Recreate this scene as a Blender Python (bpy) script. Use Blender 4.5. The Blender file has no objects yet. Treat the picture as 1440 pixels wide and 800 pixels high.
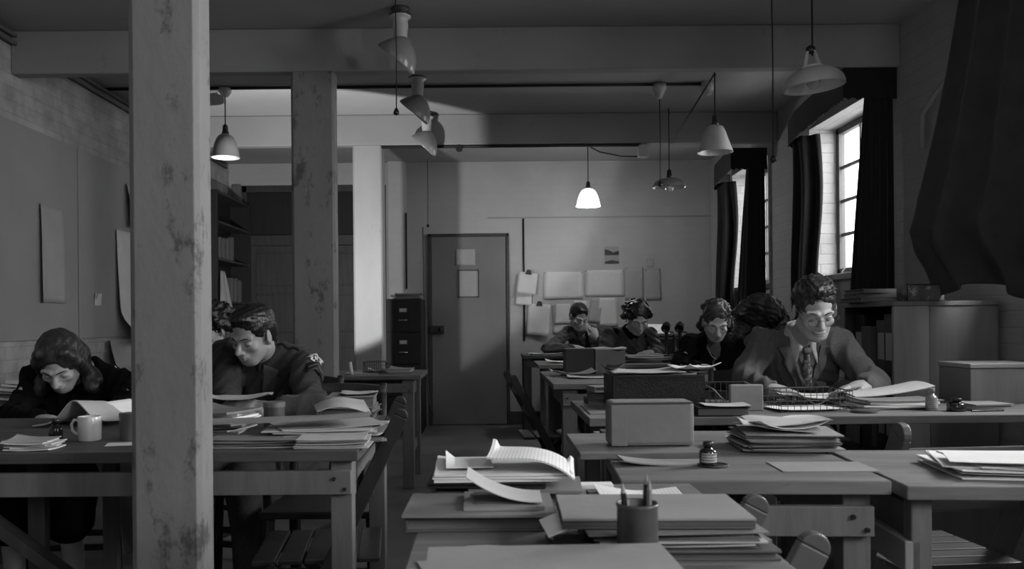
import bpy, math, random
import numpy as np
from mathutils import Vector, Matrix
from mathutils.bvhtree import BVHTree
R = math.radians
rnd = random.Random(7)
scn = bpy.context.scene
col = scn.collection
F, VX, VY, HC = 1200.0, 684.0, 452.0, 1.10
def P(px, py, d):
    """point in the room seen at photograph position (px,py), d metres from the camera wall"""
    return Vector(((px - VX) * d / F, d, HC - (py - VY) * d / F))
# ------------------------------------------------------------------ materials
def mat(name, v, rough=.7, var=.12, scale=6.0, bump=.15, bscale=60.0, stretch=(1, 1, 1), metal=0.0, spec=.3,
        spots=None, alpha=None, lines=None, sheen=0):
    m = bpy.data.materials.new(name); m.use_nodes = True
    nt = m.node_tree; N = nt.nodes; L = nt.links
    b = N['Principled BSDF']
    b.inputs['Roughness'].default_value = rough
    b.inputs['Metallic'].default_value = metal
    b.inputs['Specular IOR Level'].default_value = spec
    if sheen: b.inputs['Sheen Weight'].default_value = sheen
    tc = N.new('ShaderNodeTexCoord'); mp = N.new('ShaderNodeMapping')
    mp.inputs['Scale'].default_value = stretch
    L.new(tc.outputs['Object'], mp.inputs['Vector'])
    n = N.new('ShaderNodeTexNoise'); n.inputs['Scale'].default_value = scale
    n.inputs['Detail'].default_value = 6; n.inputs['Roughness'].default_value = .6
    L.new(mp.outputs[0], n.inputs['Vector'])
    cr = N.new('ShaderNodeValToRGB')
    lo, hi = v * (1 - var), v * (1 + var)
    cr.color_ramp.elements[0].position = .3; cr.color_ramp.elements[1].position = .7
    cr.color_ramp.elements[0].color = (lo, lo, lo, 1); cr.color_ramp.elements[1].color = (hi, hi, hi, 1)
    L.new(n.outputs['Fac'], cr.inputs['Fac'])
    out = cr.outputs[0]
    def mix(fac, c, base):
        mx = N.new('ShaderNodeMix'); mx.data_type = 'RGBA'
        L.new(fac, mx.inputs[0]); L.new(base, mx.inputs[6]); mx.inputs[7].default_value = (c, c, c, 1)
        return mx.outputs[2]
    if spots:      # scuffs: (scale, threshold, value)
        s2 = N.new('ShaderNodeTexNoise'); s2.inputs['Scale'].default_value = spots[0]; s2.inputs['Detail'].default_value = 8
        s2.inputs['Roughness'].default_value = .75; L.new(mp.outputs[0], s2.inputs['Vector'])
        r2 = N.new('ShaderNodeValToRGB'); r2.color_ramp.elements[0].position = spots[1]; r2.color_ramp.elements[1].position = spots[1] + .07
        L.new(s2.outputs['Fac'], r2.inputs['Fac'])
        out = mix(r2.outputs[0], spots[2], out)
    if lines:      # written rows: (axis, period, value, strength)
        ax, per, lv, st = lines
        sx = N.new('ShaderNodeSeparateXYZ'); L.new(tc.outputs['Object'], sx.inputs[0])
        mm = N.new('ShaderNodeMath'); mm.operation = 'MULTIPLY'; mm.inputs[1].default_value = 1 / per
        L.new(sx.outputs[ax], mm.inputs[0])
        fr = N.new('ShaderNodeMath'); fr.operation = 'FRACT'; L.new(mm.outputs[0], fr.inputs[0])
        gt = N.new('ShaderNodeMath'); gt.operation = 'GREATER_THAN'; gt.inputs[1].default_value = .55; L.new(fr.outputs[0], gt.inputs[0])
        nz = N.new('ShaderNodeTexNoise'); nz.inputs['Scale'].default_value = 160; L.new(tc.outputs['Object'], nz.inputs['Vector'])
        m2 = N.new('ShaderNodeMath'); m2.operation = 'MULTIPLY'; L.new(gt.outputs[0], m2.inputs[0]); L.new(nz.outputs['Fac'], m2.inputs[1])
        m3 = N.new('ShaderNodeMath'); m3.operation = 'MULTIPLY'; m3.inputs[1].default_value = st; L.new(m2.outputs[0], m3.inputs[0])
        out = mix(m3.outputs[0], lv, out)
    L.new(out, b.inputs['Base Color'])
    if bump:
        n3 = N.new('ShaderNodeTexNoise'); n3.inputs['Scale'].default_value = bscale; n3.inputs['Detail'].default_value = 4
        L.new(mp.outputs[0], n3.inputs['Vector'])
        bp = N.new('ShaderNodeBump'); bp.inputs['Strength'].default_value = bump; bp.inputs['Distance'].default_value = .01
        L.new(n3.outputs['Fac'], bp.inputs['Height']); L.new(bp.outputs[0], b.inputs['Normal'])
    return m
def brick_mat(name, v, axes='xz', contrast=.12, bump=.5, var=.10, sc=1.6):
    m = mat(name, v, .75, var, sc, 0)
    nt = m.node_tree; N = nt.nodes; L = nt.links; b = N['Principled BSDF']
    tc = N.new('ShaderNodeTexCoord'); sx = N.new('ShaderNodeSeparateXYZ'); cx = N.new('ShaderNodeCombineXYZ')
    L.new(tc.outputs['Object'], sx.inputs[0])
    L.new(sx.outputs['XYZ'.index(axes[0].upper())], cx.inputs[0]); L.new(sx.outputs[2], cx.inputs[1])
    br = N.new('ShaderNodeTexBrick'); br.inputs['Scale'].default_value = 1.0
    br.inputs['Brick Width'].default_value = .225; br.inputs['Row Height'].default_value = .075
    br.inputs['Mortar Size'].default_value = .006; br.inputs['Mortar Smooth'].default_value = .6
    br.inputs['Color1'].default_value = (1, 1, 1, 1); br.inputs['Color2'].default_value = (1 - contrast,) * 3 + (1,)
    br.inputs['Mortar'].default_value = (1 - contrast * 1.6,) * 3 + (1,)
    L.new(cx.outputs[0], br.inputs['Vector'])
    mx = N.new('ShaderNodeMix'); mx.data_type = 'RGBA'; mx.blend_type = 'MULTIPLY'; mx.inputs[0].default_value = 1
    src = b.inputs['Base Color'].links[0].from_socket
    L.new(src, mx.inputs[6]); L.new(br.outputs['Color'], mx.inputs[7]); L.new(mx.outputs[2], b.inputs['Base Color'])
    n3 = N.new('ShaderNodeTexNoise'); n3.inputs['Scale'].default_value = 40; n3.inputs['Detail'].default_value = 5
    L.new(tc.outputs['Object'], n3.inputs['Vector'])
    ad = N.new('ShaderNodeMath'); ad.operation = 'MULTIPLY_ADD'; ad.inputs[1].default_value = -1.2
    L.new(br.outputs['Fac'], ad.inputs[0]); L.new(n3.outputs['Fac'], ad.inputs[2])
    bp = N.new('ShaderNodeBump'); bp.inputs['Strength'].default_value = bump; bp.inputs['Distance'].default_value = .006
    L.new(ad.outputs[0], bp.inputs['Height']); L.new(bp.outputs[0], b.inputs['Normal'])
    return m
def emis(name, v, s):
    m = bpy.data.materials.new(name); m.use_nodes = True; b = m.node_tree.nodes['Principled BSDF']
    b.inputs['Base Color'].default_value = (v, v, v, 1); b.inputs['Emission Color'].default_value = (1, 1, 1, 1)
    b.inputs['Emission Strength'].default_value = s; return m
def glass_mat(name, f=.12, tint=.95):
    m = bpy.data.materials.new(name); m.use_nodes = True; nt = m.node_tree; N = nt.nodes; L = nt.links
    N.remove(N['Principled BSDF']); o = N['Material Output']
    t = N.new('ShaderNodeBsdfTransparent'); t.inputs[0].default_value = (tint, tint, tint, 1)
    g = N.new('ShaderNodeBsdfGlossy'); g.inputs['Roughness'].default_value = .05
    x = N.new('ShaderNodeMixShader'); x.inputs[0].default_value = f
    L.new(t.outputs[0], x.inputs[1]); L.new(g.outputs[0], x.inputs[2]); L.new(x.outputs[0], o.inputs[0]); return m
M = dict(
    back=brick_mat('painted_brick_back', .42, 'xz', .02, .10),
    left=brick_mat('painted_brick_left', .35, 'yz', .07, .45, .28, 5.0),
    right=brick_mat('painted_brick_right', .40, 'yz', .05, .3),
    reveal=brick_mat('whitewashed_reveal', .42, 'xz', .07, .6),
    ceil=mat('ceiling_paint', .36, .8, .12, .7, .1, 8, spots=(3, .64, .28)),
    beam=mat('beam_paint', .29, .75, .08, 2, .15, 14, spots=(5, .61, .24)),
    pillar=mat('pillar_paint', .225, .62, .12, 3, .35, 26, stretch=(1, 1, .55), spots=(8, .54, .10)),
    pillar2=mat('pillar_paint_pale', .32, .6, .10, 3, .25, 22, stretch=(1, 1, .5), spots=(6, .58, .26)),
    floor=mat('linoleum', .15, .45, .3, 2.5, .06, 30, spots=(7, .64, .10)),
    board=mat('fibreboard', .28, .8, .07, 2.2, .08, 60, spots=(9, .74, .2)),
    door=mat('door_paint', .17, .5, .12, 2.4, .08, 40, spots=(5, .72, .10)),
    dark=mat('dark_wood', .05, .5, .25, 5, .1, 30, stretch=(6, 6, .6)),
    darkp=mat('dark_stain', .016, .6, .25, 5, .08, 30, stretch=(6, 6, .6)),
    post=mat('post_paint', .14, .6, .15, 5, .1, 30),
    top=mat('table_top_wood', .15, .58, .32, 3, .08, 30, stretch=(1, 9, 9), spots=(4, .68, .10)),
    topy=mat('desk_top_wood', .165, .58, .30, 3, .08, 30, stretch=(1, 7, 7), spots=(6, .60, .12)),
    topd=mat('dark_table_top', .085, .55, .3, 3, .08, 30, stretch=(1, 9, 9)),
    leg=mat('deal_wood', .15, .6, .2, 4, .1, 30, stretch=(6, 6, .8)),
    legd=mat('dark_deal_wood', .06, .6, .25, 4, .1, 30, stretch=(6, 6, .8)),
    pine=mat('pine_board', .30, .55, .14, 3, .08, 30, stretch=(8, 1, .7), spots=(5.5, .70, .10)),
    pined=mat('pine_board_dull', .17, .6, .14, 3, .08, 30, stretch=(8, 1, .7)),
    chair=mat('chair_wood', .03, .38, .25, 5, .05, 30, stretch=(5, 5, .8)),
    chairp=mat('pale_chair_wood', .10, .4, .15, 5, .05, 30),
    paper=mat('paper', .80, .85, .06, 7, .12, 30),
    paperg=mat('grey_paper', .46, .85, .08, 6, .15, 30),
    paperd=mat('dull_paper', .27, .85, .12, 6, .2, 30),
    typed=mat('typed_paper', .80, .85, .05, 7, .1, 30, lines=(1, .006, .25, .5)),
    typedx=mat('ruled_paper', .80, .85, .05, 7, .1, 30, lines=(0, .0065, .25, .45)),
    notice=mat('pinned_paper', .60, .85, .05, 5, .12, 18, lines=(2, .016, .3, .18)),
    noticeg=mat('grey_notice', .36, .85, .07, 5, .12, 18, lines=(2, .016, .2, .2)),
    card=mat('folder_card', .20, .75, .10, 6, .1, 40),
    cardl=mat('pale_folder_card', .27, .75, .10, 6, .1, 40),
    cardd=mat('dark_folder_card', .09, .7, .15, 6, .1, 40),
    pages=mat('page_edges', .36, .85, .32, 9, .4, 30, stretch=(.6, .6, 60)),
    pagesd=mat('dull_page_edges', .17, .85, .35, 9, .4, 30, stretch=(.6, .6, 60)),
    black=mat('black_leatherette', .016, .42, .3, 20, .2, 120),
    blackm=mat('black_metal', .02, .28, .2, 10, .05, 60, spec=.5),
    steel=mat('dark_steel', .05, .4, .15, 6, .04, 40, spec=.5),
    cable=mat('cable', .02, .6, .1, 8, 0),
    cablep=mat('painted_conduit', .12, .6, .15, 8, 0),
    porc=mat('porcelain', .52, .25, .05, 8, 0, spec=.5),
    enamel=mat('grey_enamel', .25, .28, .12, 5, .03, 30, spec=.6),
    enamelin=mat('white_enamel', .78, .22, .04, 5, 0, spec=.6),
    enamelp=mat('pale_enamel', .50, .28, .06, 5, .02, 30, spec=.6),
    chrome=mat('bright_metal', .6, .25, .05, 8, 0, metal=1),
    wire=mat('wire', .10, .4, .1, 8, 0, metal=.6),
    tin=mat('tin', .07, .38, .3, 12, .05, 40, spec=.6, spots=(9, .66, .16)),
    tinp=mat('pale_tin', .15, .4, .2, 12, .05, 40, spec=.6, spots=(9, .68, .07)),
    mug=mat('white_china', .70, .2, .04, 9, 0, spec=.6),
    ink=mat('dark_glass', .02, .08, .1, 9, 0, spec=.7),
    inkp=mat('dull_glass_bottle', .26, .15, .2, 18, 0, spec=.7),
    label=mat('bottle_label', .42, .7, .1, 60, 0, lines=(2, .006, .03, 1.3)),
    kraft=mat('kraft_paper', .21, .6, .12, 5, .35, 12),
    kraftd=mat('dark_box_card', .065, .6, .12, 5, .2, 20),
    marble=mat('marbled_paper', .10, .6, .4, 16, .1, 40, spots=(26, .56, .42)),
    curtain=mat('blackout_cloth', .011, .85, .2, 8, .3, 200, sheen=.1),
    curtain2=mat('blackout_cloth_paler', .045, .85, .2, 8, .3, 200, sheen=.15),  # paler blackout cloth for the big curtain
    skin=mat('skin', .42, .45, .05, 30, .05, 200, spec=.35),
    skind=mat('skin_weathered', .33, .45, .06, 30, .05, 200, spec=.35),
    lip=mat('lips', .14, .4, .05, 30, 0),
    hairk=mat('hair_black', .012, .38, .3, 30, .5, 90, stretch=(1, 1, .35), spec=.5),
    hairb=mat('hair_brown', .030, .42, .4, 30, .6, 90, stretch=(1, 1, .35), spec=.5),
    hairl=mat('hair_light_brown', .05, .45, .4, 30, .6, 90, stretch=(1, 1, .35), spec=.4),
    tweed=mat('tweed_cloth', .115, .9, .30, 160, .7, 350, sheen=.1),
    suit=mat('suit_cloth', .062, .9, .2, 120, .4, 350, sheen=.1),
    suitd=mat('dark_suit_cloth', .038, .9, .2, 120, .4, 350, sheen=.1),
    wool=mat('black_wool', .006, .95, .2, 80, .4, 250, spec=.1),
    unif=mat('uniform_cloth', .030, .85, .2, 100, .3, 300, sheen=.1),
    unifl=mat('uniform_shirt', .065, .85, .2, 100, .3, 300),
    shirt=mat('shirt_cloth', .42, .85, .06, 60, .2, 200),
    shirtd=mat('dark_jersey', .07, .9, .15, 60, .3, 200),
    blouse=mat('grey_blouse', .13, .9, .15, 60, .3, 200),
    tie=mat('patterned_tie', .09, .7, .2, 40, .1, 100, spots=(60, .50, .32)),
    trouser=mat('trouser_cloth', .05, .9, .2, 90, .3, 300),
    shoe=mat('shoe_leather', .02, .3, .2, 20, .1, 60),
    patch=mat('white_embroidery', .62, .8, .08, 60, .2, 300),
    coat=mat('pale_coat_cloth', .20, .9, .12, 6, .3, 60),
    photo=mat('photo_print_sky', .30, .4, .1, 6, 0), photod=mat('photo_print_hills', .05, .4, .4, 14, 0),
    glass=glass_mat('window_glass'), lens=glass_mat('spectacle_lens', .05, .97),
    bulb=mat('bulb_glass', .6, .1, .05, 9, 0, spec=.8),
    lit=emis('lit_opal_shade', .9, 9.0),
    winfr=mat('window_frame_paint', .10, .5, .1, 9, .05, 40),
)
# ------------------------------------------------------------------ mesh builder
class MB:
    def __init__(s): s.v = []; s.f = []
    def add(s, vs, fs):
        o = len(s.v); s.v += [Vector(v) for v in vs]; s.f += [tuple(i + o for i in f) for f in fs]; return s
    def box(s, c, d, rot=None):
        x, y, z = [a / 2 for a in d]; c = Vector(c)
        vs = [Vector((sx * x, sy * y, sz * z)) for sz in (-1, 1) for sx, sy in ((-1, -1), (1, -1), (1, 1), (-1, 1))]
        if rot is not None:
            m = rot if isinstance(rot, Matrix) else Matrix.Rotation(rot, 3, 'Z')
            vs = [m @ v for v in vs]
        return s.add([v + c for v in vs], [(3, 2, 1, 0), (4, 5, 6, 7), (0, 1, 5, 4), (1, 2, 6, 5), (2, 3, 7, 6), (3, 0, 4, 7)])
    def bb(s, x0, x1, y0, y1, z0, z1): return s.box(((x0 + x1) / 2, (y0 + y1) / 2, (z0 + z1) / 2), (abs(x1 - x0), abs(y1 - y0), abs(z1 - z0)))
    def bar(s, a, b, w, t, up=(0, 0, 1)):
        a = Vector(a); b = Vector(b); d = (b - a); L = d.length; d.normalize()
        u = Vector(up); x = d.cross(u)
        if x.length < 1e-4: x = d.cross(Vector((1, 0, 0)))
        x.normalize(); y = x.cross(d); m = Matrix((x, d, y)).transposed()
        return s.box((a + b) / 2, (w, L, t), m)
    def tube(s, pts, r, n=8, close=False):
        pts = [Vector(p) for p in pts]; rs = r if isinstance(r, (list, tuple)) else [r] * len(pts)
        vs = []; fs = []; m = len(pts); px = None
        for i, p in enumerate(pts):
            if close: d = pts[(i + 1) % m] - pts[i - 1]
            else: d = pts[min(i + 1, m - 1)] - pts[max(i - 1, 0)]
            d.normalize()
            if px is None:
                px = d.cross(Vector((0, 0, 1)))
                if px.length < 1e-3: px = d.cross(Vector((1, 0, 0)))
            px = px - d * px.dot(d)
            if px.length < 1e-5: px = d.cross(Vector((0, 1, 0.3)))
            px.normalize(); py = d.cross(px)
            for k in range(n):
                a = 2 * math.pi * k / n; vs.append(p + (px * math.cos(a) + py * math.sin(a)) * rs[i])
        for i in range(m if close else m - 1):
            for k in range(n):
                a = i * n + k; b = i * n + (k + 1) % n; j = ((i + 1) % m) * n
                fs.append((a, b, j + (k + 1) % n, j + k))
        if not close: fs += [tuple(range(n))[::-1], tuple((m - 1) * n + k for k in range(n))]
        return s.add(vs, fs)
    def lathe(s, prof, n=24, T=None, cap=False):
        vs = []; fs = []
        for r, z in prof:
            for k in range(n):
                a = 2 * math.pi * k / n; v = Vector((r * math.cos(a), r * math.sin(a), z)); vs.append(T @ v if T else v)
        for i in range(len(prof) - 1):
            for k in range(n):
                fs.append((i * n + k, i * n + (k + 1) % n, (i + 1) * n + (k + 1) % n, (i + 1) * n + k))
        if cap: fs += [tuple(range(n))[::-1], tuple((len(prof) - 1) * n + k for k in range(n))]
        return s.add(vs, fs)
    def prism(s, poly, t, T=None):
        n = len(poly); vs = [Vector((x, y, 0)) for x, y in poly] + [Vector((x, y, t)) for x, y in poly]
        if T: vs = [T @ v for v in vs]
        return s.add(vs, [tuple(range(n))[::-1], tuple(range(n, 2 * n))] + [(i, (i + 1) % n, n + (i + 1) % n, n + i) for i in range(n)])
    def sheet(s, fn, nu, nv, t):
        """fn(u,v)->point; closed slab of thickness t below/behind"""
        pts = [[Vector(fn(i / nu, j / nv)) for j in range(nv + 1)] for i in range(nu + 1)]
        nr = []
        for i in range(nu + 1):
            for j in range(nv + 1):
                a = pts[min(i + 1, nu)][j] - pts[max(i - 1, 0)][j]; b = pts[i][min(j + 1, nv)] - pts[i][max(j - 1, 0)]
                c = a.cross(b); c.normalize(); nr.append(c)
        W = nv + 1; top = [pts[i][j] for i in range(nu + 1) for j in range(W)]
        bot = [p - n * t for p, n in zip(top, nr)]; o = len(top); fs = []
        for i in range(nu):
            for j in range(nv):
                a, b, c, d = i * W + j, (i + 1) * W + j, (i + 1) * W + j + 1, i * W + j + 1
                fs += [(a, b, c, d), (o + d, o + c, o + b, o + a)]
        rim = [i * W for i in range(nu + 1)] + [nu * W + j for j in range(1, W)] + [i * W + nv for i in range(nu - 1, -1, -1)] + [j for j in range(nv - 1, 0, -1)]
        for k in range(len(rim)):
            a, b = rim[k], rim[(k + 1) % len(rim)]; fs.append((b, a, o + a, o + b))
        return s.add(top + bot, fs)
    def build(s, name, m, parent=None, loc=None, rz=0, bevel=0, smooth=False):
        me = bpy.data.meshes.new(name); me.from_pydata([tuple(v) for v in s.v], [], s.f); me.update()
        me.materials.append(M[m] if isinstance(m, str) else m)
        if smooth: me.polygons.foreach_set('use_smooth', [True] * len(me.polygons))
        return link(name, me, parent, loc, rz, bevel, smooth)
def link(name, me, parent=None, loc=None, rz=0, bevel=0, smooth=False):
    o = bpy.data.objects.new(name, me); col.objects.link(o)
    if parent: o.parent = parent
    if loc is not None: o.location = loc
    if rz: o.rotation_euler = (0, 0, rz)
    if bevel:
        md = o.modifiers.new('bevel', 'BEVEL'); md.width = bevel; md.segments = 2; md.limit_method = 'ANGLE'; md.angle_limit = R(40)
    if smooth == 'angle' or (smooth and bevel):
        pass
    return o
def tag(o, label=None, cat=None, group=None, kind=None):
    if label: o['label'] = label
    if cat: o['category'] = cat
    if group: o['group'] = group
    if kind: o['kind'] = kind
    return o
def thing(name, label, cat, loc=(0, 0, 0), rz=0, group=None):
    o = bpy.data.objects.new(name, None); col.objects.link(o); o.location = loc; o.rotation_euler = (0, 0, rz)
    o.empty_display_size = .1
    return tag(o, label, cat, group)
def struct(o): o['kind'] = 'structure'; return o
def copy_tree(o, label=None, loc=None, rz=None, group=None, parent=None):
    c = o.copy(); col.objects.link(c)
    if parent: c.parent = parent
    for ch in list(o.children): copy_tree(ch, parent=c)
    if parent is None:
        if label: c['label'] = label
        if group: c['group'] = group
        if loc is not None: c.location = loc
        if rz is not None: c.rotation_euler = (0, 0, rz)
    return c
# ------------------------------------------------------------------ camera
cam = bpy.data.cameras.new('camera'); co = bpy.data.objects.new('camera', cam); col.objects.link(co)
co.location = (0, 0, HC); co.rotation_euler = (R(90), R(.5), 0)
cam.sensor_width = 36; cam.lens = 36 * F / 1440; cam.shift_x = (720 - VX) / 1440; cam.shift_y = (VY - 400) / 1440
cam.clip_start = .02; cam.dof.use_dof = True; cam.dof.focus_distance = 4.5; cam.dof.aperture_fstop = 9; scn.camera = co
# ------------------------------------------------------------------ room shell
XL, XR, YB, YF, ZC = -2.73, 2.40, 9.09, -2.2, 2.80
ZB = 2.55
WT = .30
struct(MB().bb(XL - .3, XR + WT, YF - .3, YB + .9, -.12, 0).build('floor', 'floor'))
struct(MB().bb(XL - .3, XR + WT, YF - .3, YB + .9, ZC, ZC + .12).build('ceiling', 'ceil'))
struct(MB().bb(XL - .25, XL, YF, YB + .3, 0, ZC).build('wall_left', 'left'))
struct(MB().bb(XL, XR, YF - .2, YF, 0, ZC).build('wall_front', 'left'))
# back wall with an opening for the dark double door
OX0, OX1, OZ = -2.62, -1.06, 2.57
w = MB(); w.bb(OX1, XR + WT, YB, YB + .25, 0, ZC); w.bb(XL, OX1, YB, YB + .25, OZ, ZC); w.bb(XL, OX0, YB, YB + .25, 0, OZ)
struct(w.build('wall_back', 'back'))
# right wall with four window openings
WZ0, WZ1 = 1.39, 2.50
WIN = [(-.9, .5), (2.35, 3.75), (5.18, 6.32), (7.25, 8.30)]
w = MB(); y = YF
for a, b in WIN:
    w.bb(XR, XR + WT, y, a, 0, ZC); w.bb(XR, XR + WT, a, b, 0, WZ0); w.bb(XR, XR + WT, a, b, WZ1, ZC); y = b
w.bb(XR, XR + WT, y, YB + .25, 0, ZC)
struct(w.build('wall_right', 'right'))
for i, (a, b) in enumerate(WIN):
    r = MB(); t = .004                                    # whitewashed lining of the window recess
    r.bb(XR + .002, XR + .24, a, a + t, WZ0, WZ1); r.bb(XR + .002, XR + .24, b - t, b, WZ0, WZ1)
    r.bb(XR + .002, XR + .24, a, b, WZ1 - t, WZ1)
    struct(r.build('trim_%d' % (i + 11), 'reveal'))
    wf = MB(); x0, x1 = XR + .20, XR + .245
    for y0 in (a + .004, b - .049): wf.bb(x0, x1, y0, y0 + .045, WZ0, WZ1)
    wf.bb(x0, x1, a, b, WZ0 + .03, WZ0 + .075); wf.bb(x0, x1, a, b, WZ1 - .05, WZ1 - .005)
    n = 3; zs = [WZ0 + .075 + (WZ1 - WZ0 - .125) * k / 4 for k in (1, 2, 3)]
    wo = struct(wf.build('window_%d' % (i + 1), 'winfr', bevel=.003))
    gb = MB()
    for k in range(1, n): yy = a + (b - a) * k / n; gb.bb(x0 + .012, x1 - .012, yy - .011, yy + .011, WZ0 + .07, WZ1 - .04)
    for z in zs: gb.bb(x0 + .014, x1 - .014, a + .045, b - .045, z - .011, z + .011)
    gb.build('glazing_bar', 'winfr', wo)
    MB().bb(x0 + .021, x0 + .024, a + .04, b - .04, WZ0 + .06, WZ1 - .04).build('pane', 'glass', wo)
    MB().bb(XR - .03, XR + .20, a - .03, b + .03, WZ0 - .03, WZ0 + .012).build('window_sill', 'reveal', wo, bevel=.006)
    st = MB().tube([(x0 - .01, b - .16, WZ0 + .075), (x0 - .05, b - .2, WZ0 + .035), (x0 - .07, b - .33, WZ0 + .03)], .006)
    st.build('window_stay', 'steel', wo)
# beams
for i, d in enumerate((1.98, 4.92, 6.98)):
    z0 = ZB
    struct(MB().bb(XL, XR, d, d + .09, z0, ZC - .001).build('trim_%d' % (i + 1), 'beam', bevel=.008))
struct(MB().bb(OX0 - .06, OX0 + .03, YB - .06, YB - .001, 0, OZ).build('trim_7', 'post', bevel=.004))
struct(MB().bb(XL, XL + .02, YF, YB, 0, .14).build('baseboard_left', 'dark'))
struct(MB().bb(-.02, XR, YB - .02, YB, 0, .14).build('baseboard_back', 'dark'))
# pilaster right of third pillar on the back wall
struct(MB().bb(-1.03, -.84, YB - .10, YB, 0, ZC - .001).build('trim_4', 'back', bevel=.006))
# horizontal batten line on the back wall
struct(MB().bb(.02, XR, YB - .008, YB, 2.195, 2.21).build('trim_5', 'beam'))
# ------------------------------------------------------------------ fibreboard panels and rail along left wall
for i, (y0, y1) in enumerate(((-1.0, 1.3), (1.31, 3.2), (3.21, 5.68), (5.692, 7.9))):
    z0 = 1.01
    tag(MB().bb(-.001, .014, 0, y1 - y0, 0, 2.28 - z0).build('wall_panel', 'board', None, (XL + .001, y0, z0), bevel=.002),
        ['grey fibreboard wall panel beside the camera on left wall', 'grey fibreboard wall panel on left wall before the pinned sheets', 'wide grey fibreboard panel carrying the long pinned sheet on left wall',
         'grey fibreboard panel carrying the small card and peeling sheets on left wall'][i], 'wall panel')
# ------------------------------------------------------------------ pillars
def pillar(name_label, x0, x1, d, dep, m):
    w = x1 - x0; p = MB(); c = .016
    poly = [(0, c), (c, 0), (w - c * .8, 0), (w, c * .8), (w, dep), (0, dep)]
    p.prism(poly, ZB)
    return tag(p.build('pillar', m, None, (x0, d, 0), bevel=.002), name_label, 'pillar')
p1 = pillar('wide scuffed grey pillar standing nearest, in front of the left tables', -.832, -.664, 1.98, .085, 'pillar')
p2 = pillar('middle grey pillar with a bright narrow right edge, behind the seated soldier', -1.12, -.868, 4.92, .10, 'pillar')
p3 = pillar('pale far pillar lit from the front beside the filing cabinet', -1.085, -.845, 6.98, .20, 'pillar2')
for o, s in ((p1, -1), (p2, -1)):      # cover board nailed to the left corner
    pass
# ------------------------------------------------------------------ dark double door in the recess
dr = MB()
dr.bb(OX0, OX0 + .07, YB + .02, YB + .10, 0, OZ); dr.bb(OX1 - .07, OX1, YB + .02, YB + .10, 0, OZ); dr.bb(OX0, OX1, YB + .02, YB + .10, OZ - .07, OZ)
dr.bb(OX0, OX1, YB + .01, YB + .11, 1.93, 2.04)
d2 = struct(dr.build('door_2', 'dark', bevel=.004))
MB().bb(OX0 + .07, OX1 - .07, YB + .08, YB + .095, 2.04, OZ - .07).build('transom_panel', 'darkp', d2)
for k in range(2):
    a = OX0 + .07 + k * (OX1 - OX0 - .14) / 2; b = a + (OX1 - OX0 - .14) / 2 - .004
    lf = MB().bb(a, b, YB + .05, YB + .08, 0.005, 1.93)
    for z0, z1 in ((.12, .85), (1.0, 1.42), (1.5, 1.86)):
        for q in ((a + .09, b - .09, z0, z0 + .02), (a + .09, b - .09, z1 - .02, z1), (a + .09, a + .11, z0, z1), (b - .11, b - .09, z0, z1)):
            lf.bb(q[0], q[1], YB + .036, YB + .052, q[2], q[3])
    lo = lf.build('door_leaf', 'dark', d2, bevel=.003)
MB().tube([((OX0 + OX1) / 2 + .06, YB + .05, 1.0), ((OX0 + OX1) / 2 + .06, YB + .0, 1.0)], .022, 12).build('door_knob', 'blackm', d2, smooth=True)
struct(MB().bb(OX0, OX1, YB + .2, YB + .24, 0, OZ).build('trim_6', 'darkp'))
# ------------------------------------------------------------------ grey back door
DX0, DX1, DZ = -.585, .215, 2.005
fr = MB(); fr.bb(DX0 - .03, DX0, YB - .035, YB, 0, DZ + .03); fr.bb(DX1, DX1 + .03, YB - .035, YB, 0, DZ + .03); fr.bb(DX0 - .03, DX1 + .03, YB - .035, YB, DZ, DZ + .03)
d1 = struct(fr.build('door_1', 'dark', bevel=.004))
lf = MB().bb(DX0 + .006, DX1 - .006, YB - .028, YB - .002, .01, DZ - .006).build('door_leaf', 'door', d1, bevel=.003)
MB().bb(DX0 - .015, DX0 + .14, YB - .075, YB - .028, .98, 1.06).build('rim_lock', 'blackm', d1, bevel=.005)
MB().tube([(DX0 + .10, YB - .075, 1.02), (DX0 + .10, YB - .11, 1.02)], [.014, .024], 12).build('door_knob', 'blackm', d1, smooth=True)
def pinned(px0, py0, px1, py1, m, label, name='pinned_sheet', tilt=0, curl=.012, d=YB, cat='paper', group=None, off=.006, frame=None):
    a = P(px0, py0, d); b = P(px1, py1, d); w = b.x - a.x; h = a.z - b.z
    c = Vector(((a.x + b.x) / 2, d - off, a.z))
    s = rnd.random() * 6
    def fn(u, v):
        return (-(u - .5) * w, -(curl * .6 * (v ** 3) * (1 + .6 * math.sin(s + 5 * u)) + .0015 * math.sin(s * 3 + 7 * u + 5 * v)), -v * h)
    q = MB().sheet(fn, 8, 8, .0012)
    o = q.build(name, m, None, c, smooth=True); o.rotation_euler = (0, tilt, 0)
    return tag(o, label, cat, group)
def pins(parent, w, h, both=True):
    p = MB()
    for s in (-1, 1): p.tube([(s * (w / 2 - .012), -.002, -.012), (s * (w / 2 - .012), -.009, -.012)], .005, 8)
    p.build('drawing_pin', 'blackm', parent)
n1 = pinned(641, 350, 669, 373, 'noticeg', 'small blank notice pasted high on the grey back door', 'notice', 0, .002, YB - .029, off=.004)
nf = P(645, 379, YB - .03); nb = P(674, 418, YB - .03); w = nb.x - nf.x; h = nf.z - nb.z
nt_ = thing('framed_notice', 'dark framed notice hanging below the small notice on the grey back door', 'notice', (nf.x, YB - .029, nb.z))
q = MB(); 
for r_ in ((0, w, 0, .012), (0, w, h - .012, h), (0, .012, 0, h), (w - .012, w, 0, h)): q.bb(r_[0], r_[1], -.010, 0, r_[2], r_[3])
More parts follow.
